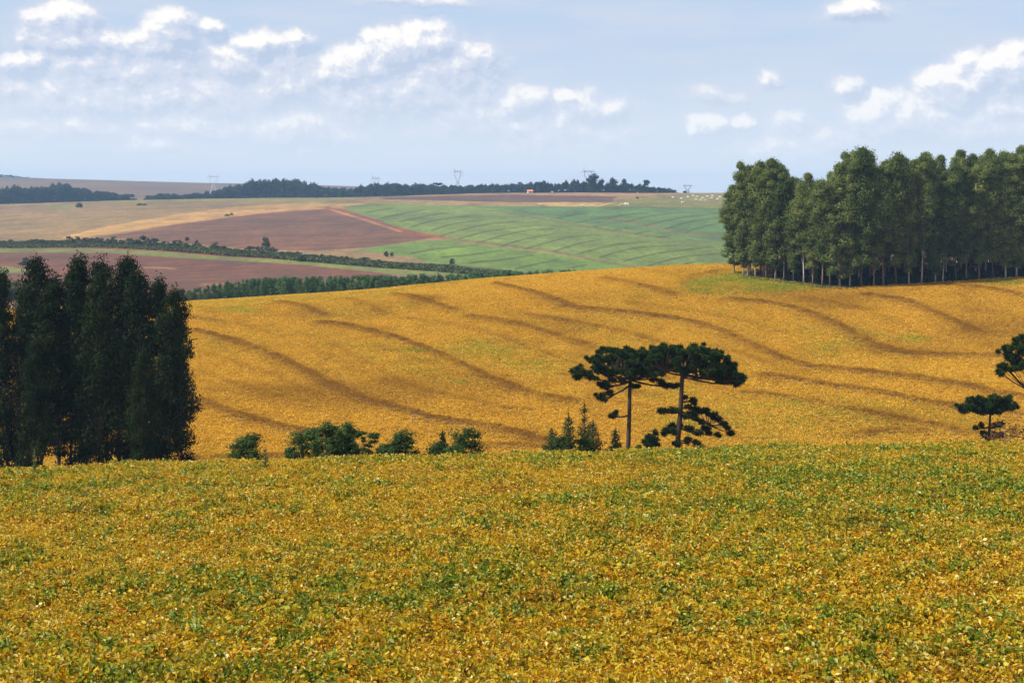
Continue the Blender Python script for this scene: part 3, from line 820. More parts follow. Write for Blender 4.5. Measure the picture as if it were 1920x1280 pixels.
def bush(seed, H, Wd, npuff, nleaf, L, lw, mat, c0=.15, flat=.8):
    r = rng(seed); tr = MB(); cr = MB()
    for k in range(3):
        an = r.uniform(0, 6.28); p = np.array([math.cos(an), math.sin(an), 0]) * Wd * .25
        tr.tube([(0.05 * k, 0, 0), p * .6 + np.array([0, 0, H * .4]), p + np.array([0, 0, H * .8])], [.06, .045, .02], 5)
    for i in range(npuff):
        an = r.uniform(0, 6.28); t = r.random()
        R = Wd / 2 * (1 - .55 * t ** 2) * math.sqrt(r.random()) * .8
        pr = Wd * r.uniform(.13, .24)
        c = (math.cos(an) * R, math.sin(an) * R, H * (c0 + (1 - c0) * t * .86))
        puff(cr, c, (pr, pr, pr * flat), nleaf, L, lw, r, .1, .2, .5 + r.normal(0, .12))
    fit(cr, H, Wd)
    return tr, cr

def conifer(seed, H, Wd, L, tiers, nl, lw=.06, lead=.0):
    """young conifer: tapering spire of up-swept spiky shoots"""
    r = rng(seed); tr = MB(); cr = MB()
    tr.tube([(0, 0, 0), (0, 0, H * .5), (0, 0, H)], [.07, .045, .012], 6)
    for i in range(tiers):
        t = (i + .5) / tiers; R = Wd / 2 * max(.04, (1 - t - lead)) ** .7 * r.uniform(.7, 1.2) + .05
        nb = 7 if t < .7 else 4
        for k in range(nb):
            an = 6.283 * k / nb + i * .9 + r.uniform(-.4, .4); Rk = R * r.uniform(.75, 1.15)
            p0 = np.array([0, 0, H * t * .93]); p1 = p0 + np.array([math.cos(an) * Rk, math.sin(an) * Rk, Rk * r.uniform(.2, .8) + .04 * H])
            tr.tube([p0, p1], [.02, .01], 4, cap=False)
            m = int(nl * (Rk / (Wd / 2) * 1.6 + .3))
            sp = r.uniform(.05, 1.08, m)[:, None]
            wd = np.array([.075 * Wd, .075 * Wd, .06 * Wd])
            C = p0 + (p1 - p0) * sp + r.normal(0, 1, (m, 3)) * wd * (1.15 - sp * .6)
            V, Fc = cards(C, r.normal(0, 1, (m, 3)), L, lw, r, -1.2)
            cr.add_np(V, Fc, np.clip(.5 + .25 * (sp[:, 0] - .5) + r.normal(0, .2, m), 0, 1))
    m = nl
    C = np.array([0, 0, H * .95]) + r.normal(0, .03, (m, 3)) * np.array([1, 1, 5])
    V, Fc = cards(C, r.normal(0, 1, (m, 3)), L * .8, lw, r, -2); cr.add_np(V, Fc)
    return tr, cr

def make_tree(name, label, cat, tr, cr, trm, crm, loc, rz=0, scale=1., group=None):
    t = thing(name, label, cat, loc, rz, scale, group)
    link('trunk', tr.mesh('trunk', [trm], True), t)
    link('crown', cr.mesh('crown', [crm]), t)
    return t

class Pool:
    """variants of one kind; first use is the prototype itself, later uses are copies"""
    def __init__(s, name, cat, group, specs):
        s.name, s.cat, s.group, s.specs = name, cat, group, specs
        s.proto = {}
    def put(s, k, label, loc, rz, scale, group=None):
        g = group or s.group
        if k not in s.proto:
            tr, cr, tm, cm = s.specs[k]()
            s.proto[k] = make_tree(s.name, label, s.cat, tr, cr, tm, cm, loc, rz, scale, g)
            return s.proto[k]
        return dup(s.proto[k], loc, rz, scale, label, g)

# --- left grove (dark foliage)
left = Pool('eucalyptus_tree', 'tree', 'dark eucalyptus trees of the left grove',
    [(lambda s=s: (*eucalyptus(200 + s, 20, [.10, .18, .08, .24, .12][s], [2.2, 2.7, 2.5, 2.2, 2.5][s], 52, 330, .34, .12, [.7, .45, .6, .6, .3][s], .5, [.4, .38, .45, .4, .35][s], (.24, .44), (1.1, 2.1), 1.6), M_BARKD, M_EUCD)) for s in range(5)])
LG = [ # column of axis, top row, distance, variant, width factor, label
 (8, 508, 122, 0, 1.0, "dark eucalyptus cut by the left edge of the photo"),
 (40, 540, 138, 2, 1.1, "low-topped dark eucalyptus between the left edge and the first pointed crown"),
 (78, 484, 128, 1, 1.0, "dark eucalyptus with the leftmost tall pointed crown against the brown field"),
 (108, 520, 120, 3, 1.1, "dark eucalyptus with a broad low crown left of the second tall spire"),
 (132, 512, 140, 4, 1.0, "dark eucalyptus half hidden behind the second tall spire"),
 (155, 482, 126, 0, 1.1, "dark eucalyptus forming the second tall pointed spire of the left grove"),
 (182, 520, 118, 2, 1.0, "dark eucalyptus in front of the gap between the tall spires"),
 (197, 486, 132, 3, 1.0, "dark eucalyptus, left one of the twin high tops in the left grove"),
 (226, 484, 127, 1, 1.05, "dark eucalyptus, right one of the twin high tops in the left grove"),
 (248, 530, 142, 4, 1.0, "dark eucalyptus filling in behind the right slope of the twin tops"),
 (274, 508, 124, 2, 1.0, "dark eucalyptus with a rounded top right of the twin tops"),
 (298, 524, 133, 0, 1.05, "dark eucalyptus with the second last top before the golden slope"),
 (318, 545, 121, 4, 1.0, "dark eucalyptus stepping down towards the right edge of the left grove"),
 (338, 592, 128, 3, 1.05, "short dark eucalyptus forming the right edge of the left grove"),
 (62, 640, 116, 4, .9, "short dark eucalyptus at the front left of the left grove"),
 (268, 660, 116, 1, .9, "shortest dark eucalyptus in front near the right end of the grove"),
 (-35, 500, 128, 1, 1.0, "dark eucalyptus just beyond the left edge of the photo"),
 (-80, 510, 134, 3, 1.0, "dark eucalyptus further beyond the left edge of the photo"),
]
r = rng(9)
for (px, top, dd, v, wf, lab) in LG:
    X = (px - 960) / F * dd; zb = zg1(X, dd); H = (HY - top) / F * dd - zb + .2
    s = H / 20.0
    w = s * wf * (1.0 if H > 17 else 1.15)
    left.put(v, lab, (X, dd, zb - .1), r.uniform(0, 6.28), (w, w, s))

# --- right grove
right = Pool('eucalyptus_tree', 'tree', 'tall eucalyptus trees of the right grove',
    [(lambda s=s: (*eucalyptus(300 + s, 26, [.12, .26, .08, .18, .30, .14][s], [2.5, 2.8, 2.4, 3.0, 2.7, 2.6][s], 52, 430, .42, .18, [.1, .0, .2, .0, .1, .0][s], .5, [.5, .6, .45, .6, .55, .65][s], (.30, .56), (.9, 1.5), .8),
      [M_BARKP, M_BARKR, M_BARKP, M_BARKD, M_BARKP, M_BARKR][s], M_EUC)) for s in range(6)])
TOPX = [1340, 1355, 1368, 1390, 1405, 1425, 1450, 1475, 1490, 1510, 1530, 1545, 1560, 1580, 1615, 1645, 1660, 1680, 1705, 1720, 1745, 1760, 1775, 1790, 1805, 1820, 1835, 1848, 1858, 1870, 1885, 1900, 1920, 2200]
TOPY = [400, 345, 328, 303, 306, 303, 297, 316, 338, 322, 330, 316, 318, 292, 276, 292, 300, 286, 296, 290, 287, 297, 291, 297, 284, 292, 291, 298, 283, 292, 289, 291, 279, 285]
r = rng(10)
EDGE = [(1376, .86, "leaning outer eucalyptus at the left end of the right grove, leaves nearly to the ground"),
        (1392, 1.0, "leftmost full-height eucalyptus of the right grove with a pale trunk"),
        (1403, .93, "second pale-trunked eucalyptus from the left end of the right grove"),
        (1418, .96, "eucalyptus just right of the two pale trunks at the left end"),
        (1436, .90, "eucalyptus with slim trunk before the golden gap under the right grove"),
        (1452, 1.0, "eucalyptus with the third rounded top of the right grove"),
        (1472, .95, "eucalyptus whose top steps down before the dip in the right grove"),
        (1488, .80, "low-crowned eucalyptus at the left side of the skyline dip"),
        (1505, .92, "eucalyptus standing in the skyline dip of the right grove"),
        (1522, .85, "front eucalyptus near the grass tongue at the grove corner"),
        (1540, .93, "corner eucalyptus where the grove edge comes closest to the golden field"),
        (1556, .78, "low bushy eucalyptus right of the grove corner"),
        (1574, .97, "eucalyptus climbing towards the highest top of the right grove"),
        (1592, .84, "front eucalyptus under the highest top of the right grove"),
        (1614, 1.0, "eucalyptus with the highest domed top of the right grove"),
        (1636, .86, "front eucalyptus right of the highest domed top"),
        (1656, .93, "eucalyptus in the notch after the highest top"),
        (1680, 1.0, "eucalyptus with the first broad top right of the notch"),
        (1702, .86, "front eucalyptus with a leafy face right of the notch"),
        (1728, .93, "front eucalyptus with slim grey trunk near the middle right"),
        (1752, .86, "front eucalyptus with hanging foliage near the middle right"),
        (1767, .80, "front eucalyptus with the brightest pale straight trunk on the field edge"),
        (1790, .96, "front eucalyptus beside the brightest pale trunk"),
        (1814, .90, "front eucalyptus with a reddish lower trunk"),
        (1838, .94, "front eucalyptus right of the reddish trunk"),
        (1862, .98, "eucalyptus with a knob-shaped top near the right edge"),
        (1884, .88, "front eucalyptus second from the right edge of the photo"),
        (1904, 1.0, "tall eucalyptus with a pale trunk at the right edge of the photo"),
        (1930, .97, "eucalyptus just beyond the right edge of the photo")]
for i, (px, f, lab) in enumerate(EDGE):
    by = np.interp(px, FBX, FBY)
    X, dd = find(px, by, 250, 330)
    dd = min(dd, 318); X = (px - 960) / F * dd
    zb = zg1(X, dd)
    top = np.interp(px, TOPX, TOPY)
    H = ((HY - top) / F * dd - zb) * f
    v = [0, 2, 4, 0, 5, 2, 1, 3, 4, 5, 1, 3, 2, 0, 3, 5, 1, 3, 0, 4, 2, 4, 3, 1, 5, 3, 0, 2, 1][i]
    s = H / 26.0; w = s * (r.uniform(.9, 1.12) if i else 1.35)
    right.put(v, lab, (X, dd, zb - .1), r.uniform(0, 6.28), (w, w, s))
nb = 0
for rowi in range(1, 6):
    for px in np.arange(1392 + 9 * (rowi % 2) + rowi * 3, 2090, 25.0):
        pj = px + r.uniform(-6, 6)
        X, dd = find(pj, np.interp(pj, FBX, FBY), 250, 330); dd = min(dd, 318) + rowi * 4.2 + r.uniform(-1, 1)
        X = (pj - 960) / F * dd; zb = zg1(X, dd)
        top = np.interp(pj + r.uniform(-5, 5), TOPX, TOPY)
        H = ((HY - top) / F * dd - zb) * r.uniform(.80, 1.03)
        s = H / 26.0; w = s * r.uniform(.9, 1.1)
        right.put(int(r.integers(0, 6)), "tall eucalyptus inside the right grove, " + seg(pj, GROVE_SEG), (X, dd, zb - .1), r.uniform(0, 6.28), (w, w, s))
        nb += 1

# undergrowth and grass along the grove foot
def tuft_strip(name, label, pts_px, d0, d1, width, n, h, mat, seed, lift=0, cat='grass'):
    r = rng(seed); W_ = smooth_poly(np.array([find(a, b, d0, d1) for a, b in pts_px]), 6)
    k = r.uniform(0, len(W_) - 1.001, n); i = k.astype(int); t = (k - i)[:, None]
    C2 = W_[i] * (1 - t) + W_[i + 1] * t + np.clip(r.normal(0, 1, (n, 2)), -1.3, 2.5) * np.array([width * .4, width])
    z = zground(C2[:, 0], C2[:, 1])
    hh = h * r.uniform(.3, 1.1, n)
    C = np.stack([C2[:, 0], C2[:, 1], z + hh * .45], 1)
    V, Fc = cards(C, r.normal(0, 1, (n, 3)) * np.array([1, 1, .3]), h, h * .28, r, -1.4)
    me = mesh_np(name, V, Fc, np.full(n, 4), [mat], attrs={'lv': ('FACE', r.random(n))})
    return link(name, me, kind='stuff', label=label, category=cat)
tuft_strip("rough_grass", "grey green rough grass at the foot of the right grove", [(1390, 521), (1450, 528), (1510, 537), (1550, 542), (1600, 543)], 250, 330, 1.2, 9000, .7, M_GRASS, 51)
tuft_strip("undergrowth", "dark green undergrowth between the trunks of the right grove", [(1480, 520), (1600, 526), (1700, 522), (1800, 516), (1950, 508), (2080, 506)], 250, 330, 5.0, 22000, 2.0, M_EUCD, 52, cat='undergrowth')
tuft_strip("grove_undergrowth", "dark undergrowth beneath the left grove", [(-60, 868), (60, 868), (180, 866), (345, 860)], 112, 150, 6.0, 9000, 1.6, M_EUCD, 53, cat='undergrowth') if False else None
def under_left():
    r = rng(54); n = 14000
    X = r.uniform(-48, -27.5, n); D = r.uniform(114, 140, n); X = X * D / 122
    z = zground(X, D); hh = 2.6 * r.uniform(.1, 1, n) * np.clip(.7 + 2.4 * fbm2(X, D, 55, .25, 2), .1, 2)
    V, Fc = cards(np.stack([X, D, z + hh * .8], 1), r.normal(0, 1, (n, 3)), .5, .2, r, -.5)
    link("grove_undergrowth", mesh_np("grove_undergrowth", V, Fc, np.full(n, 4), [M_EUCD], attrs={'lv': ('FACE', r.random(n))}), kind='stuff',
         label="dark shrubby undergrowth beneath the left grove", category="undergrowth")
under_left()

# ------------------------------------------------------------------ araucarias
def araucaria(label, px, top, dd, tufts, trunk_px, seed, base_px=None, group=None, rad=.34):
    """tufts: list of (branch list) -> [start_row, [(px,row,size_px,depth offset m), ...]] measured on the tree, turned into metres"""
    r = rng(seed)
    X0 = (px - 960) / F * dd
    zb = zg1(X0, dd)
    def P(a, b, dy=0.0): return np.array([(a - 960) / F * dd - X0, dy, (HY - b) / F * dd - zb])
    t = thing('araucaria_tree', label, 'tree', (X0, dd, zb), 0, 1.0, group)
    tp = [P(*q) for q in trunk_px]; base = np.array([tp[-1][0] + (.1 if len(tp) < 2 else (tp[-1][0] - tp[-2][0]) * .4), 0, -.3])
    pts = [base] + tp[::-1]
    mb = MB(); n = len(pts)
    mb.tube(pts, [rad * (1.12 - .5 * i / (n - 1)) for i in range(n)], 10)
    # bark rings
    link('trunk', mb.mesh('trunk', [M_BARKA], True), t)
    for (sr, items) in tufts:
        bm = MB(); tm = MB()
        zs = (HY - sr) / F * dd - zb
        zz_ = np.array([p[2] for p in pts]); xs = np.interp(zs, zz_, [p[0] for p in pts])
        p0 = np.array([xs, 0, zs])
        last = P(items[-1][0], items[-1][1], items[-1][3])
        ctrl = [p0]
        mid_ = p0 * .45 + last * .55; mid_[2] = p0[2] * .55 + last[2] * .45 - .25 * abs(last[0] - p0[0]) * .3
        bm.tube([p0, (p0 + mid_) / 2 + np.array([0, 0, -.05]), mid_, (mid_ + last) / 2 + np.array([0, 0, -.06]), last], [.10, .085, .065, .05, .025], 6)
        ext = []
        for (a, b, sz, dy) in items:
            ext.append((a, b, sz * .95, dy))
            ext.append((a + r.normal(0, sz * .5), b - sz * r.uniform(-.1, .35), sz * r.uniform(.4, .65), dy + r.normal(0, .5)))
        for (a, b, sz, dy) in ext:
            c = P(a, b, dy); R = sz / F * dd / 2
            # twig from the branch into the tuft
            near = mid_ if np.linalg.norm(c - mid_) < np.linalg.norm(c - p0) else (p0 + mid_) / 2
            bm.tube([near, (near + c) / 2 + np.array([0, 0, -.08]), c], [.04, .03, .02], 4, cap=False)
            nspk = int(120 + 200 * R)
            u = r.normal(0, 1, (nspk, 3)); u /= np.linalg.norm(u, axis=1)[:, None]
            rr = R * (r.uniform(.25, 1.0, nspk) ** .7 * r.uniform(.8, 1.25, nspk))[:, None]
            C = c + u * rr * .85 * np.array([1.15, 1.15, .72])
            # spiky leaf blades pointing outward
            a_ = u + r.normal(0, .25, (nspk, 3)); a_ /= np.linalg.norm(a_, axis=1)[:, None]
            s_ = np.cross(a_, r.normal(0, 1, (nspk, 3))); s_ /= np.linalg.norm(s_, axis=1)[:, None]
            l = .20 + R * .22; w = .022 + R * .05
            V = np.stack([C - a_ * l, C + s_ * w, C + a_ * l, C - s_ * w], 1).reshape(-1, 3)
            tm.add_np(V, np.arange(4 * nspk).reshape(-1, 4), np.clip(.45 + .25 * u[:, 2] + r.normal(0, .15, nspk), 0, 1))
        b = link('branch', bm.mesh('branch', [M_BARKA], True), t)
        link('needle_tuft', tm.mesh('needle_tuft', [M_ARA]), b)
    return t
# left big tree: flat crown from column 1070 to 1260
r = rng(60)
def umbrella(seed, xs, topf, botf, sz, step, depth=2.2):
    r = rng(seed); out = []
    x = xs[0]
    while x <= xs[1]:
        yt, yb = topf(x), botf(x)
        y = yt
        while y <= yb + .5 * sz:
            out.append((x + r.uniform(-4, 4), min(y + r.uniform(-2, 3), yb + 3), sz * r.uniform(.8, 1.2), r.uniform(-1, 1) * depth))
            y += step * r.uniform(.8, 1.1)
        x += step * r.uniform(.8, 1.1)
    return out
def as_branches(items, cx, row0, row1, nb, seed):
    """hand tufts out to branches by heading"""
    r = rng(seed); B = [[] for _ in range(nb)]
    for it in items:
        k = int(((math.atan2(it[3] * 20, it[0] - cx) + math.pi) / (2 * math.pi)) * nb) % nb
        B[k].append(it)
    res = []
    for k, L in enumerate(B):
        if not L: continue
        L.sort(key=lambda q: abs(q[0] - cx) + abs(q[3]) * 20)
        res.append((r.uniform(row0, row1), L))
    return res
def lerpf(P): 
    xs = [p[0] for p in P]; ys = [p[1] for p in P]
    return lambda x: float(np.interp(x, xs, ys))
top1 = lerpf([(1108, 678), (1118, 665), (1140, 660), (1170, 658), (1200, 659), (1240, 664), (1262, 680)])
bot1 = lerpf([(1108, 684), (1120, 690), (1150, 692), (1180, 699), (1210, 694), (1240, 692), (1262, 694)])
it = umbrella(61, (1110, 1258), top1, bot1, 13, 8.5)
br = as_branches(it, 1180, 702, 714, 12, 62)
br += [(716, [(1100, 702, 15, .3), (1108, 707, 14, .2), (1090, 698, 17, -.2), (1082, 706, 16, .1), (1075, 696, 15, 0), (1084, 692, 14, .1)]),
       (714, [(1150, 712, 12, .2), (1136, 718, 14, 0), (1130, 724, 12, .3), (1138, 726, 10, .1)]), (722, [(1145, 735, 8, .3), (1130, 740, 12, 0), (1124, 746, 10, .1), (1133, 750, 8, .1)]),
       (712, [(1225, 712, 12, .1), (1240, 716, 14, -.2), (1250, 722, 15, 0), (1262, 724, 13, .1), (1270, 722, 10, 0)]), (712, [(1168, 716, 14, .5), (1186, 722, 12, -.6)]),
       (778, [(1153, 776, 9, 0), (1149, 780, 11, .1)])]
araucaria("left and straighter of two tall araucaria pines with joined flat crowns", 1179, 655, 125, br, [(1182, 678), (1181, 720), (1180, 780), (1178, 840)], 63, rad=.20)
top2 = lerpf([(1215, 660), (1225, 653), (1260, 651), (1300, 654), (1340, 657), (1355, 664), (1366, 678), (1376, 690), (1394, 700)])
bot2 = lerpf([(1215, 668), (1240, 682), (1280, 686), (1320, 692), (1345, 702), (1370, 708), (1394, 712)])
it = umbrella(64, (1220, 1392), top2, bot2, 13, 8.5)
br = as_branches(it, 1280, 698, 708, 12, 65)
br += [(706, [(1345, 712, 12, 0), (1362, 716, 12, .2), (1380, 720, 14, .1), (1387, 716, 12, 0)]),
       (752, [(1285, 745, 8, 0), (1300, 750, 13, .1)]),
       (772, [(1262, 768, 14, .2), (1245, 771, 13, 0), (1238, 770, 12, .1)]),
       (770, [(1290, 762, 15, -.3), (1306, 768, 16, .2), (1322, 770, 16, 0), (1338, 778, 15, .1), (1348, 786, 14, .1), (1356, 794, 13, 0), (1364, 802, 11, 0), (1370, 812, 13, 0)]),
       (775, [(1290, 780, 13, .3), (1305, 785, 11, .5), (1300, 775, 14, -.6), (1315, 790, 11, -.3)]),
       (800, [(1262, 800, 16, .3), (1250, 805, 15, -.1), (1246, 812, 13, 0), (1266, 812, 11, .3)]),
       (802, [(1295, 805, 15, .3), (1310, 810, 14, -.2), (1322, 802, 15, 0), (1330, 812, 10, .2), (1345, 814, 8, 0)]),
       (822, [(1290, 826, 14, .2), (1306, 830, 14, -.2), (1312, 836, 10, 0), (1270, 832, 12, -.4)])]
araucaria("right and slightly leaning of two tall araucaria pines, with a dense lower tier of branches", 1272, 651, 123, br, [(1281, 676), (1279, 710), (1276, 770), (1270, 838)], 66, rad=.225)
# small young araucaria sprout left of it
def small_ara(label, px, items, dd, row, trunk, seed, rad=.08):
    return araucaria(label, px, 0, dd, items, trunk, seed, rad=rad)
small_ara("small round araucaria sapling just left of the leaning pine trunk", 1222, [(826, [(1218, 818, 14, 0), (1210, 828, 12, .2), (1228, 824, 14, 0)]), (832, [(1222, 832, 14, 0), (1232, 834, 10, .1), (1214, 834, 10, 0)]), (816, [(1229, 812, 10, 0)])],
          122, 0, [(1222, 820), (1222, 838)], 67)
it = umbrella(68, (1806, 1900), lerpf([(1804, 764), (1815, 757), (1835, 750), (1860, 748), (1890, 750), (1902, 762)]), lerpf([(1804, 768), (1825, 764), (1850, 772), (1880, 762), (1902, 766)]), 14, 9, 1.2)
br = as_branches(it, 1855, 770, 778, 9, 69)
br += [(800, [(1840, 798, 9, 0), (1830, 802, 9, .1)]), (802, [(1865, 797, 9, 0), (1880, 795, 9, .2)]), (812, [(1845, 812, 12, .1), (1862, 814, 13, 0), (1878, 814, 12, .1), (1852, 818, 12, .3)])]
araucaria("small flat-topped araucaria near the right edge on the crest", 1854, 745, 128, br, [(1857, 765), (1856, 790), (1854, 820)], 70, rad=.13)
it = umbrella(71, (1896, 2060), lerpf([(1894, 655), (1915, 640), (1960, 622), (2000, 618), (2060, 640)]), lerpf([(1894, 672), (1915, 682), (1960, 685), (2060, 690)]), 18, 12)
br = as_branches(it, 1985, 690, 700, 10, 72)
br += [(760, [(1900, 692, 15, .1), (1885, 690, 16, 0), (1876, 700, 14, 0), (1884, 684, 12, .1)]), (735, [(1912, 690, 10, .1)])]
araucaria("araucaria rising at the right edge, only its outer tufts in the photo", 1985, 620, 120, br, [(1985, 640), (1986, 740), (1988, 830)], 73, rad=.26)

# ------------------------------------------------------------------ bushes on the crest
BUSHES = [ # column, base row, top row, width px, name, label, type
 (463, 862, 812, 64, 'bush', "lone dark round bush nearest the left grove", 'b'),
 (575, 862, 798, 62, 'shrub', "leftmost bush of the dense clump in the middle of the crest", 'b'),
 (612, 862, 790, 46, 'shrub', "tallest bush of the dense clump, with a pointed top", 'b'),
 (640, 862, 800, 52, 'shrub', "low wide bush in the middle of the dense clump", 'b'),
 (655, 860, 790, 48, 'shrub', "rightmost tall bush of the dense clump, bending right", 'b'),
 (676, 860, 806, 34, 'sapling', "thin-stemmed sapling right of the dense clump", 's'),
 (704, 858, 808, 36, 'sapling', "thin-stemmed sapling next to the lopsided bush", 's'),
 (728, 856, 830, 36, 'shrub', "low light green shrub left of the lopsided bush", 'b'),
 (757, 856, 804, 48, 'shrub', "lopsided dark bush standing alone right of the saplings", 'b'),
 (815, 850, 826, 48, 'shrub', "low dark shrub left of the little conical tree", 'b'),
 (830, 850, 806, 26, 'young_conifer', "little conical tree between two bushes", 'c'),
 (872, 850, 798, 66, 'bush', "broad green bush right of the little conical tree", 'b'),
 (1035, 844, 802, 44, 'young_conifer', "leftmost short conical sapling beside the araucaria pines", 'c'),
 (1050, 844, 818, 30, 'shrub', "low dark shrub between the two leftmost conical saplings", 'b'),
 (1066, 844, 776, 34, 'young_conifer', "narrow dark conical sapling with a bare pointed tip", 'c'),
 (1096, 844, 755, 44, 'young_conifer', "tallest open-branched conical sapling with a long thin leader", 'o'),
 (1112, 844, 788, 40, 'young_conifer', "bright green conical sapling right of the tallest one", 'c'),
 (1088, 844, 818, 44, 'shrub', "low dense shrub at the feet of the tallest sapling", 'b'),
 (1154, 842, 802, 34, 'young_conifer', "small conical sapling left of the straight pine trunk", 'c'),
 (1196, 842, 832, 14, 'shrub', "tiny reddish shrub between the two pine trunks", 'b'),
 (545, 862, 836, 24, 'shrub', "small low shrub at the left foot of the dense clump", 'b'),
]
for i, (px, by, ty, wpx, nm, lab, ty_) in enumerate(BUSHES):
    dd = 79 + (i * 7 % 11) * .35 if px < 1000 else 80 + (i * 5 % 7) * .4
    X = (px - 960) / F * dd; zb = zg1(X, dd); H = (HY - ty) / F * dd - zb; Wd = wpx / F * dd
    if ty_ == 'b':
        tr, cr = bush(400 + i, H, Wd * 1.15, 34, 170, .12, .05, M_BUSH, .3, .8)
        cm = M_BUSH
    elif ty_ == 's':
        tr, cr = bush(400 + i, H, Wd, 14, 120, .11, .045, M_BUSH, .6, .7); cm = M_BUSH
    elif ty_ == 'c':
        tr, cr = conifer(400 + i, H, Wd * 1.45, .12, 13, 60, .04); cm = M_PINE
    else:
        tr, cr = conifer(400 + i, H, Wd * 1.4, .13, 9, 60, .04, .10); cm = M_PINE
    make_tree(nm, lab, 'tree' if ty_ in 'sco' else 'bush', tr, cr, M_BARKD, cm, (X, dd, zb - .05), 0, 1.0)
# reddish half-bare shrub at the right edge
dd = 84; X = (1905 - 960) / F * dd; zb = zg1(X, dd)
tr, cr = bush(450, (HY - 772) / F * dd - zb, 2.8, 22, 60, .11, .05, M_RED, .25, .8)
rr_ = rng(451)
for k in range(14):
    an = rr_.uniform(0, 6.28); q_ = np.array([math.cos(an) * 1.2, math.sin(an) * .8, rr_.uniform(1.2, 2.8)])
    tr.tube([(0, 0, .2), q_ * .5 + np.array([0, 0, .4]), q_], [.05, .035, .012], 4)
make_tree('shrub', "half-bare reddish shrub beside the small flat-topped araucaria", 'bush', tr, cr, M_BARKR, M_RED, (X, dd, zb), 0, 1)
# weed stalks on the near crest
for px, h in ((65, 1.0), (497, .8)):
    X = (px - 960) / F * 57; zb = zg1(X, 57)
    tr, cr = conifer(460 + px, h + .5, .25, .07, 8, 5, .03)
    make_tree('weed', "tall thin weed sticking out of the crop %s" % ("in front of the left grove" if px < 100 else "right of the lone round bush"), 'weed', tr, cr, M_GRASS, M_GRASS, (X, 57, zb), 0, 1)

# ------------------------------------------------------------------ plantation strip
strip = Pool('young_plantation_tree', 'tree', 'young trees of the plantation strip behind the golden field',
    [(lambda s=s: (*eucalyptus(500 + s, 6.5, .03, [1.3, 1.5, 1.15, 1.6][s], 14, 90, .42, .20, [.8, .6, .9, .3][s], .5), M_BARKR, M_YOUNG)) for s in range(4)])
TX = [300, 340, 380, 430, 480, 520, 600, 700, 800, 900, 960, 1060, 1100]; TY = [556, 548, 538, 527, 522, 519, 518, 516, 514, 511, 509, 506, 508]
r = rng(12)
def find_top(px, dd): return (px - 960) / F * dd
for rowi in range(3):
    dd0 = 415 + rowi * 7
    for px in np.arange(318 + rowi * 4, 1085, 12.6 if rowi else 11.5):
        pj = px + r.uniform(-3, 3); dd = dd0 + r.uniform(-2, 2)
        X = (pj - 960) / F * dd; zb = zg1(X, dd); top = np.interp(pj, TX, TY) + r.uniform(-2, 5)
        H = max(3.0, (HY - top) / F * dd - zb); s = H / 6.5
        w = s * r.uniform(.8, 1.25)
        strip.put(int(r.integers(0, 4)), ("young green plantation tree, front row, " if rowi == 0 else "young green plantation tree, back rows, ") + seg(pj, STRIP_SEG), (X, dd, zb), r.uniform(0, 6.28), (w, w, s))
# darker rounded trees at the left end of the strip
rnd = Pool('round_tree', 'tree', 'round trees behind the golden field', [(lambda s=s: (*bush(520 + s, 6, 6, 26, 110, .55, .28, M_HEDGE, .15, .85), M_BARKD, M_HEDGE)) for s in range(3)])
for px, top, dd, sc_, lab in [(338, 541, 405, 1.0, "dark round tree at the left end of the plantation strip by the golden field"), (362, 546, 398, .8, "second dark round tree at the left end of the plantation strip"),
                         (20, 524, 430, 1.2, "pale green rounded tree glimpsed left of the first pointed grove crown"), (52, 530, 425, 1.1, "pale green rounded tree between the two left grove crowns")]:
    X = (px - 960) / F * dd; zb = zg1(X, dd); H = (HY - top) / F * dd - zb
    rnd.put(int(px) % 3, lab, (X, dd, zb), px, (H / 6 * .8 * sc_, H / 6 * .8 * sc_, H / 6))

# lone trees on the far fields
def far_tree(px, by, ty, wpx, lab, v=0, name_pool=None):
    X, dd = find(px, by, 430, 1745); zb = zg1(X, dd); H = (by - ty) / F * dd; w = wpx / F * dd
    (name_pool or rnd).put(v, lab, (X, dd, zb), px, (w / 6, w / 6, H / 6 * 1.05), group=None)
far_tree(48, 501, 485, 20, "lone dark round tree in the lower brown field", 1)
far_tree(498, 469, 444, 15, "lone upright tree rising above the hedge line", 2)
far_tree(350, 452, 444, 8, "small tree poking above the hedge line left of the lone upright tree", 0)
far_tree(148, 390, 381, 12, "tiny dark bush on the grassy patch of the upper left field", 1)
far_tree(262, 385, 381, 12, "low dark thicket on the upper field beside the pale stubble", 2)
far_tree(272, 385, 382, 8, "tiny thicket right of the low dark thicket on the upper field", 0)
far_tree(426, 405, 401, 10, "flat dark brush heap on the edge of the pale stubble", 1)
far_tree(434, 404, 399, 7, "small reddish brush heap top on the stubble edge", 2)
far_tree(725, 483, 472, 9, "small shrub at the lower corner of the green plots", 0)
far_tree(848, 498, 486, 10, "small shrub at the right end of the hedge line", 1)
far_tree(735, 482, 474, 7, "second small shrub at the lower corner of the green plots", 1)
far_tree(1195, 373, 369, 5, "tiny tree on the pinkish field below the skyline wood", 1)
far_tree(566, 490, 478, 20, "wide low shrub on the grass strip below the hedge", 2)
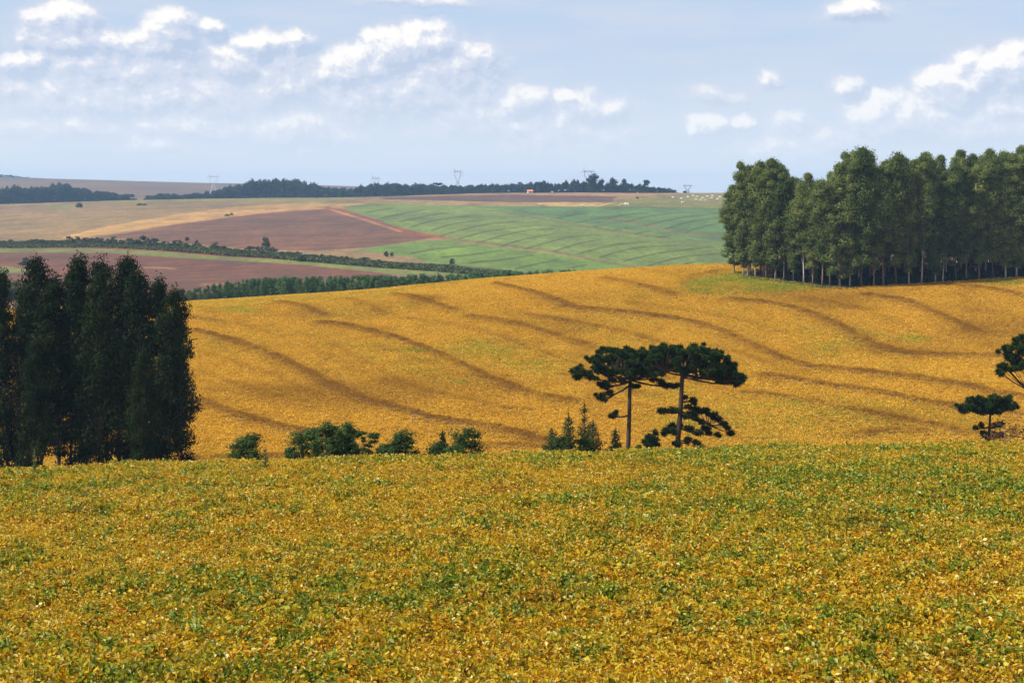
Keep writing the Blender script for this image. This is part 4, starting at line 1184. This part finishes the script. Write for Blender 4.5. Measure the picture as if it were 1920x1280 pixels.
# hedge line
hedge = Pool('hedge_tree', 'tree', 'shrubby trees of the long hedge line', [(lambda s=s: (*bush(540 + s, 5, 6.5, 18, 60, .7, .36, M_HEDGE, .1, .8), M_BARKD, M_HEDGE)) for s in range(4)])
HXL = [-80, 0, 100, 180, 270, 330, 420, 500, 600, 680, 760, 820, 880]; HYL = [458, 457, 456, 456, 461, 465, 472, 476, 485, 492, 499, 503, 509]
HHT = [6, 6, 9, 14, 16, 15, 14, 12, 10, 9, 7, 6, 6]
r = rng(13)
for px in np.arange(-70, 885, 7.4):
    pj = px + r.uniform(-2, 2); X, dd = find(pj, np.interp(pj, HXL, HYL) + r.uniform(-2, 3), 430, 1500)
    zb = zg1(X, dd); hp = np.interp(pj, HXL, HHT) * r.uniform(.4, 1.25); H = hp / F * dd; w = r.uniform(9, 19) / F * dd
    lab = seg(pj, HEDGE_SEG)
    lab0 = "hedge tree in the tall leafy part of the hedge line" if 90 < pj < 540 else ("hedge shrub in the thin left part of the hedge line" if pj <= 90 else "hedge shrub in the low right part of the hedge line")
    hedge.put(int(r.integers(0, 4)), lab, (X, dd, zb - .2), r.uniform(0, 6.28), (w / 6.5, w / 6.5, H / 5))
def scrub():
    r = rng(56); n = 26000
    px = r.uniform(-60, 960, n); k = r.random(n)
    py = np.interp(px, HXL + [960], HYL + [514]) + k ** 1.2 * 9 - 1
    # invert the slope profile numerically per column bin
    ds = np.linspace(430, 1100, 700); X = np.zeros(n); D = np.zeros(n)
    for b in range(0, 1020, 6):
        m = (px >= -60 + b) & (px < -54 + b)
        if not m.any(): continue
        pc = -57 + b; xx = (pc - 960) / F * ds; pp = HY - F * zbase(xx, ds) / ds
        D[m] = np.interp(-py[m], -pp, ds); X[m] = (px[m] - 960) / F * D[m]
    z = zground(X, D); hh = r.uniform(.2, 2.0, n) * (fbm2(X, D, 57, .05, 3) + .55)
    V, Fc = cards(np.stack([X, D, z + hh], 1), r.normal(0, 1, (n, 3)), 1.5, .8, r, 0)
    link("scrub", mesh_np("scrub", V, Fc, np.full(n, 4), [M_HEDGE], attrs={'lv': ('FACE', r.random(n))}), kind='stuff', label="low brown green scrub along the hedge line gully", category="scrub")
scrub()

# ------------------------------------------------------------------ woods on the skyline
wood = Pool('woodland_tree', 'tree', 'woodland trees along the skyline', [(lambda s=s: (*bush(560 + s, 16, 14, 22, 60, 1.7, 1.0, M_WOOD, .12, .9), M_BARKD, M_WOOD)) for s in range(4)])
def wood_put(px, top, dd, wpx, lab, base=None):
    X = (px - 960) / F * dd; zb = zg1(X, dd) - .5
    H = (HY - top) / F * dd - zb; w = wpx / F * dd
    wood.put(int(r.integers(0, 4)), lab, (X, dd, zb), r.uniform(0, 6.28), (w / 14, w / 14, H / 16 * 1.06))
r = rng(14)
def wood_run(xs, tops, d0, d1, rows, step, wpx, lab, jit=3):
    for k in range(rows):
        dd = d0 + (d1 - d0) * k / max(1, rows - 1)
        for px in np.arange(xs[0] + (k % 2) * step / 2, xs[-1], step):
            pj = px + r.uniform(-step * .3, step * .3)
            wood_put(pj, np.interp(pj, xs, tops) + r.uniform(-1.2, jit) + (rows - 1 - k) * 2.2, dd + r.uniform(-15, 15), wpx * r.uniform(.8, 1.3), seg(pj, WOOD_SEG))
wood_run([-120, 0, 30, 60, 80, 110, 150, 190, 220, 245], [352, 352, 349, 352, 353, 344, 353, 358, 362, 366], 1900, 2050, 3, 11, 19, "tree of the dark blue wood at the far left", 4)
wood_run([280, 300, 340, 370, 410, 440, 458, 470, 500, 540, 580, 610, 640, 680], [368, 362, 364, 362, 356, 348, 344, 338, 337, 336, 342, 350, 354, 356], 1850, 2050, 3, 12, 19, "tree of the dark blue wood left of the middle skyline", 3)
wood_run([670, 700, 730, 780, 820, 870, 900, 950, 1000], [351, 345, 345, 346, 348, 349, 347, 345, 343], 1780, 1880, 2, 7, 16, "tree in the low even wood below the tall full pylon", 3)
wood_run([1000, 1010, 1040, 1080, 1100, 1130, 1180, 1230, 1262, 1275], [345, 340, 343, 338, 338, 344, 345, 350, 355, 358], 1560, 1660, 2, 10, 13, "tree of the grey green wood left of the right grove", 3)
wood_put(1112, 328, 1545, 27, "tallest broad tree on the skyline, in front of a pylon")
wood_put(1127, 337, 1545, 15, "leaning side crown right of the tallest skyline tree")
wood_put(1150, 335, 1560, 22, "round-topped skyline tree next right of the tallest one")
wood_put(1170, 337, 1570, 12, "narrow round-topped skyline tree second right of the tallest one")
wood_put(1213, 339, 1560, 18, "domed skyline tree towards the right end of the wood")
wood_put(1020, 340, 1560, 16, "broad skyline tree right of the white house")
wood_put(1284, 358, 1560, 9, "tiny bush at the foot of the rightmost pylon")
def far_wood_run():
    for px in np.arange(-60, 82, 8):
        wood_put(px, np.interp(px, [-60, 0, 20, 40, 60, 85], [328, 328, 328, 332, 333, 335]) + r.uniform(-.5, 1), 3700, 12, "tree of the tiny wood on the highest far hill at the left")
far_wood_run()
# flat umbrella tree on the skyline
dd = 1720; X = (822 - 960) / F * dd; zb = zg1(X, dd)
H = (HY - 342) / F * dd - zb; tr = MB(); cr = MB(); rr_ = rng(570)
tr.tube([(0, 0, 0), (0, 0, H * .9)], [.5, .3], 6)
for k in range(9):
    puff(cr, (rr_.uniform(-5, 5), rr_.uniform(-4, 4), H - 2.0 + rr_.uniform(-.8, .6)), (2.6, 2.6, 1.4), 90, 1.2, .8, rr_, 0, .2)
make_tree('umbrella_tree', "flat umbrella-shaped tree standing out above the skyline wood", 'tree', tr, cr, M_BARKD, M_WOOD, (X, dd, zb), 0, 1)

# ------------------------------------------------------------------ pylons
def pylon(px, top, dd, halfw_px, label):
    X = (px - 960) / F * dd; zb = zg1(X, dd); H = (HY - top) / F * dd - zb; hw = halfw_px / F * dd
    t = thing('electricity_pylon', label, 'pylon', (X, dd, zb), .25, 1, 'lattice pylons along the skyline')
    th = .20
    def bar(mb, a, b, w=th): mb.tube([a, b], [w, w], 4)
    body = MB(); hb = H * .56; bw = hw * .62; tw = hw * .16
    lv = np.linspace(0, 1, 6)
    for i in range(5):
        za, zc = hb * lv[i], hb * lv[i + 1]; wa, wc = bw + (tw - bw) * lv[i], bw + (tw - bw) * lv[i + 1]
        for sx in (-1, 1):
            for sy in (-1, 1):
                bar(body, (sx * wa, sy * wa, za), (sx * wc, sy * wc, zc), th * 1.3)
            bar(body, (sx * wa, -wa, za), (sx * wc, wc, zc), th * .6); bar(body, (sx * wa, wa, za), (sx * wc, -wc, zc), th * .6)
            bar(body, (-wa, sx * wa, za), (wc, sx * wc, zc), th * .6); bar(body, (wa, sx * wa, za), (-wc, sx * wc, zc), th * .6)
    link('tower_body', body.mesh('tower_body', [M_STEEL]), t)
    zc_ = H * .87
    for s in (-1, 1):
        arm = MB()
        pts = [(s * tw, 0, hb), (s * hw * .62, 0, hb + (zc_ - hb) * .6), (s * hw * .45, 0, zc_)]
        for a, b in zip(pts[:-1], pts[1:]):
            for oy in (-.5, .5): bar(arm, (a[0], oy, a[2]), (b[0], oy, b[2]), th * 1.2)
            bar(arm, (a[0], -.5, a[2]), (b[0], .5, b[2]), th * .6)
        bar(arm, (s * hw * .45, 0, zc_), (s * hw * .75, 0, H), th * 1.1)
        link('fork_arm', arm.mesh('fork_arm', [M_STEEL]), t)
    beam = MB()
    for oy in (-.5, .5):
        bar(beam, (-hw, oy, zc_), (hw, oy, zc_), th * 1.1); bar(beam, (-hw * .8, oy, zc_ + H * .035), (hw * .8, oy, zc_ + H * .035))
    n = 10
    for i in range(n):
        xa = -hw + 2 * hw * i / n; bar(beam, (xa, .5 - (i % 2), zc_), (xa + 2 * hw / n, (i % 2) - .5, zc_ + H * .035 * (0 if i in (0, n - 1) else 1)), th * .6)
    link('crossbeam', beam.mesh('crossbeam', [M_STEEL]), t)
    for xx in (-hw * .97, 0, hw * .97):
        ins = MB(); bar(ins, (xx, 0, zc_), (xx, 0, zc_ - H * .09), th * .8)
        link('insulator', ins.mesh('insulator', [M_STEEL]), t)
    return X, dd, zb + zc_ - H * .09, hw
PY = [(400, 326, 2700, 12, "lattice pylon standing on the far brown hill at the left"), (497, 334, 2600, 11, "pylon whose top barely shows above the dark blue wood"),
      (704, 327, 2450, 9, "lattice pylon in the middle, above the end of the blue wood"), (858, 315, 2000, 9.5, "only pylon seen nearly full height, right of the umbrella tree"),
      (1103, 315, 1750, 13, "pylon rising right behind the tallest skyline tree"), (1289, 345, 1800, 10, "rightmost pylon near the end of the wood")]
ends = [pylon(*p) for p in PY]
def wire(a, b, label):
    mb = MB()
    for off in (-.97, 0, .97):
        pts = []
        for t in np.linspace(0, 1, 14):
            pts.append((a[0] + (b[0] - a[0]) * t + off * (a[3] + (b[3] - a[3]) * t), a[1] + (b[1] - a[1]) * t, a[2] + (b[2] - a[2]) * t - 12 * 4 * t * (1 - t)))
        mb.tube(pts, [.05] * 14, 4)
    me = mb.mesh('power_line', [M_STEEL])
    return link('power_line', me, label=label, category='cable')
wire(ends[3], ends[4], "thin power cables from the full pylon to the pylon behind the tallest tree")
wire(ends[2], ends[3], "thin power cables between the middle pylon and the full pylon")
wire(ends[4], ends[5], "thin power cables running down to the rightmost pylon")

# ------------------------------------------------------------------ house
X, dd = (994 - 960) / F * 1480, 1480.0; zb = zg1(X, dd)
h = thing('farm_house', "small white farmhouse with red roof in front of the skyline wood", 'house', (X, dd, zb), .12)
wl, ww, wh = 2.5, 2.2, 1.8
mb = MB(); mb.box((0, 0, wh / 2), (wl, ww, wh / 2)); link('wall', mb.mesh('wall', [M_WALL]), h)
mb = MB(); e = .35
mb.add([(-wl - e, -ww - e, wh), (wl + e, -ww - e, wh), (wl + e, ww + e, wh), (-wl - e, ww + e, wh), (-wl - e, 0, wh + 1.5), (wl + e, 0, wh + 1.5)],
       [(0, 1, 5, 4), (2, 3, 4, 5), (0, 4, 3), (1, 2, 5), (3, 2, 1, 0)]); link('roof', mb.mesh('roof', [M_ROOF]), h)
for k, (ox, w_, z0, z1) in enumerate(((-1.6, .5, .9, 1.7), (1.5, .5, .9, 1.7))):
    mb = MB(); mb.box((ox, -ww - .03, (z0 + z1) / 2), (w_, .04, (z1 - z0) / 2)); link('window', mb.mesh('window', [M_DARK]), h)
mb = MB(); mb.box((0, -ww - .03, .95), (.45, .04, .95)); link('door', mb.mesh('door', [M_DARK]), h)

# ------------------------------------------------------------------ cattle
def cow_meshes(mat):
    me = bpy.data.meshes.new('cow'); bm_v = [(-1.0, 0, 1.05), (-.5, 0, 1.08), (.1, 0, 1.05), (.7, 0, 1.10), (1.05, 0, 1.32), (1.35, 0, 1.30), (1.62, 0, 1.12),
        (-.85, .25, .6), (-.80, .25, 0.03), (-.85, -.25, .6), (-.95, -.25, 0.03), (.65, .25, .6), (.70, .25, .03), (.6, -.25, .6), (.55, -.25, .03), (-1.12, 0, .95), (-1.18, 0, .45)]
    ed = [(0, 1), (1, 2), (2, 3), (3, 4), (4, 5), (5, 6), (0, 7), (7, 8), (0, 9), (9, 10), (3, 11), (11, 12), (3, 13), (13, 14), (0, 15), (15, 16)]
    me.from_pydata(bm_v, ed, []); me.materials.append(mat)
    o = bpy.data.objects.new('cow_tmp', me); SC.collection.objects.link(o)
    md = o.modifiers.new('skin', 'SKIN')
    rad = [.38, .42, .43, .38, .24, .19, .11, .13, .06, .13, .06, .12, .06, .12, .06, .04, .03]
    for v, q_ in zip(me.skin_vertices[0].data, rad): v.radius = (q_, q_)
    me.skin_vertices[0].data[1].use_root = True
    s2 = o.modifiers.new('sub', 'SUBSURF'); s2.levels = 1; s2.render_levels = 1
    dg = bpy.context.evaluated_depsgraph_get()
    res = bpy.data.meshes.new_from_object(o.evaluated_get(dg)); bpy.data.objects.remove(o)
    return res
cw = cow_meshes(M_COW); cw.name = 'cow'; ct = cow_meshes(M_COWT); ct.name = 'cow_tan'
COWS = [(1165, 386.5, 1.5, ct, "tan cow at the top edge of the green plots"), (1175, 386, 1.7, cw, "large pale cow next to the tan cow at the green plot edge"), (1013, 386, 1.4, ct, "lone tan cow at the left end of the pale strip"),
        (1092, 387, 1.2, cw, "pale cow in the middle of the upper plot edge"), (1110, 387, 1.1, ct, "tan cow in the middle of the upper plot edge"), (1280, 382, 1.3, cw, "lone white cow low on the olive pasture"),
        (1035, 361.5, 1., cw, "white cow by the field edge right of the farmhouse")]
for px, py in ((1277, 374), (1300, 369), (1305, 376), (1307, 370.5), (1314, 377), (1322, 377), (1326, 370), (1334, 373), (1345, 375), (1262, 372), (1336, 369), (1350, 371), (1290, 371), (1318, 373)):
    COWS.append((px, py, 1.05, cw, None))
r = rng(15)
for i, (px, py, s, mesh_, lab) in enumerate(COWS):
    X, dd = find(px, py, 900, 1500); zb = zg1(X, dd)
    o = link('cow', mesh_, None, (X, dd, zb), label=lab or "white cow of the scattered herd on the hillside left of the right grove", category='cow', group='cattle grazing on the far hillside')
    o.rotation_euler = (0, 0, r.uniform(-.5, .5) + (math.pi if r.random() < .5 else 0)); s *= .95; o.scale = (s, s, s)

# ------------------------------------------------------------------ air
mh, N = new_mat("haze_air")
pv = N.n('ShaderNodeVolumePrincipled')
pv.inputs['Color'].default_value = (0.42, 0.66, 1.0, 1)
HAZE = 0.00011
pv.inputs['Density'].default_value = HAZE
pv.inputs['Anisotropy'].default_value = 0.0
o_ = N.n('ShaderNodeOutputMaterial'); mh.node_tree.links.new(pv.outputs[0], o_.inputs['Volume'])
mb = MB(); mb.box((0, 2350, -25), (5200, 2650, 75))
hz = link('haze', mb.mesh('haze', [mh]), kind='stuff', label="pale blue summer haze over the whole valley", category="haze")
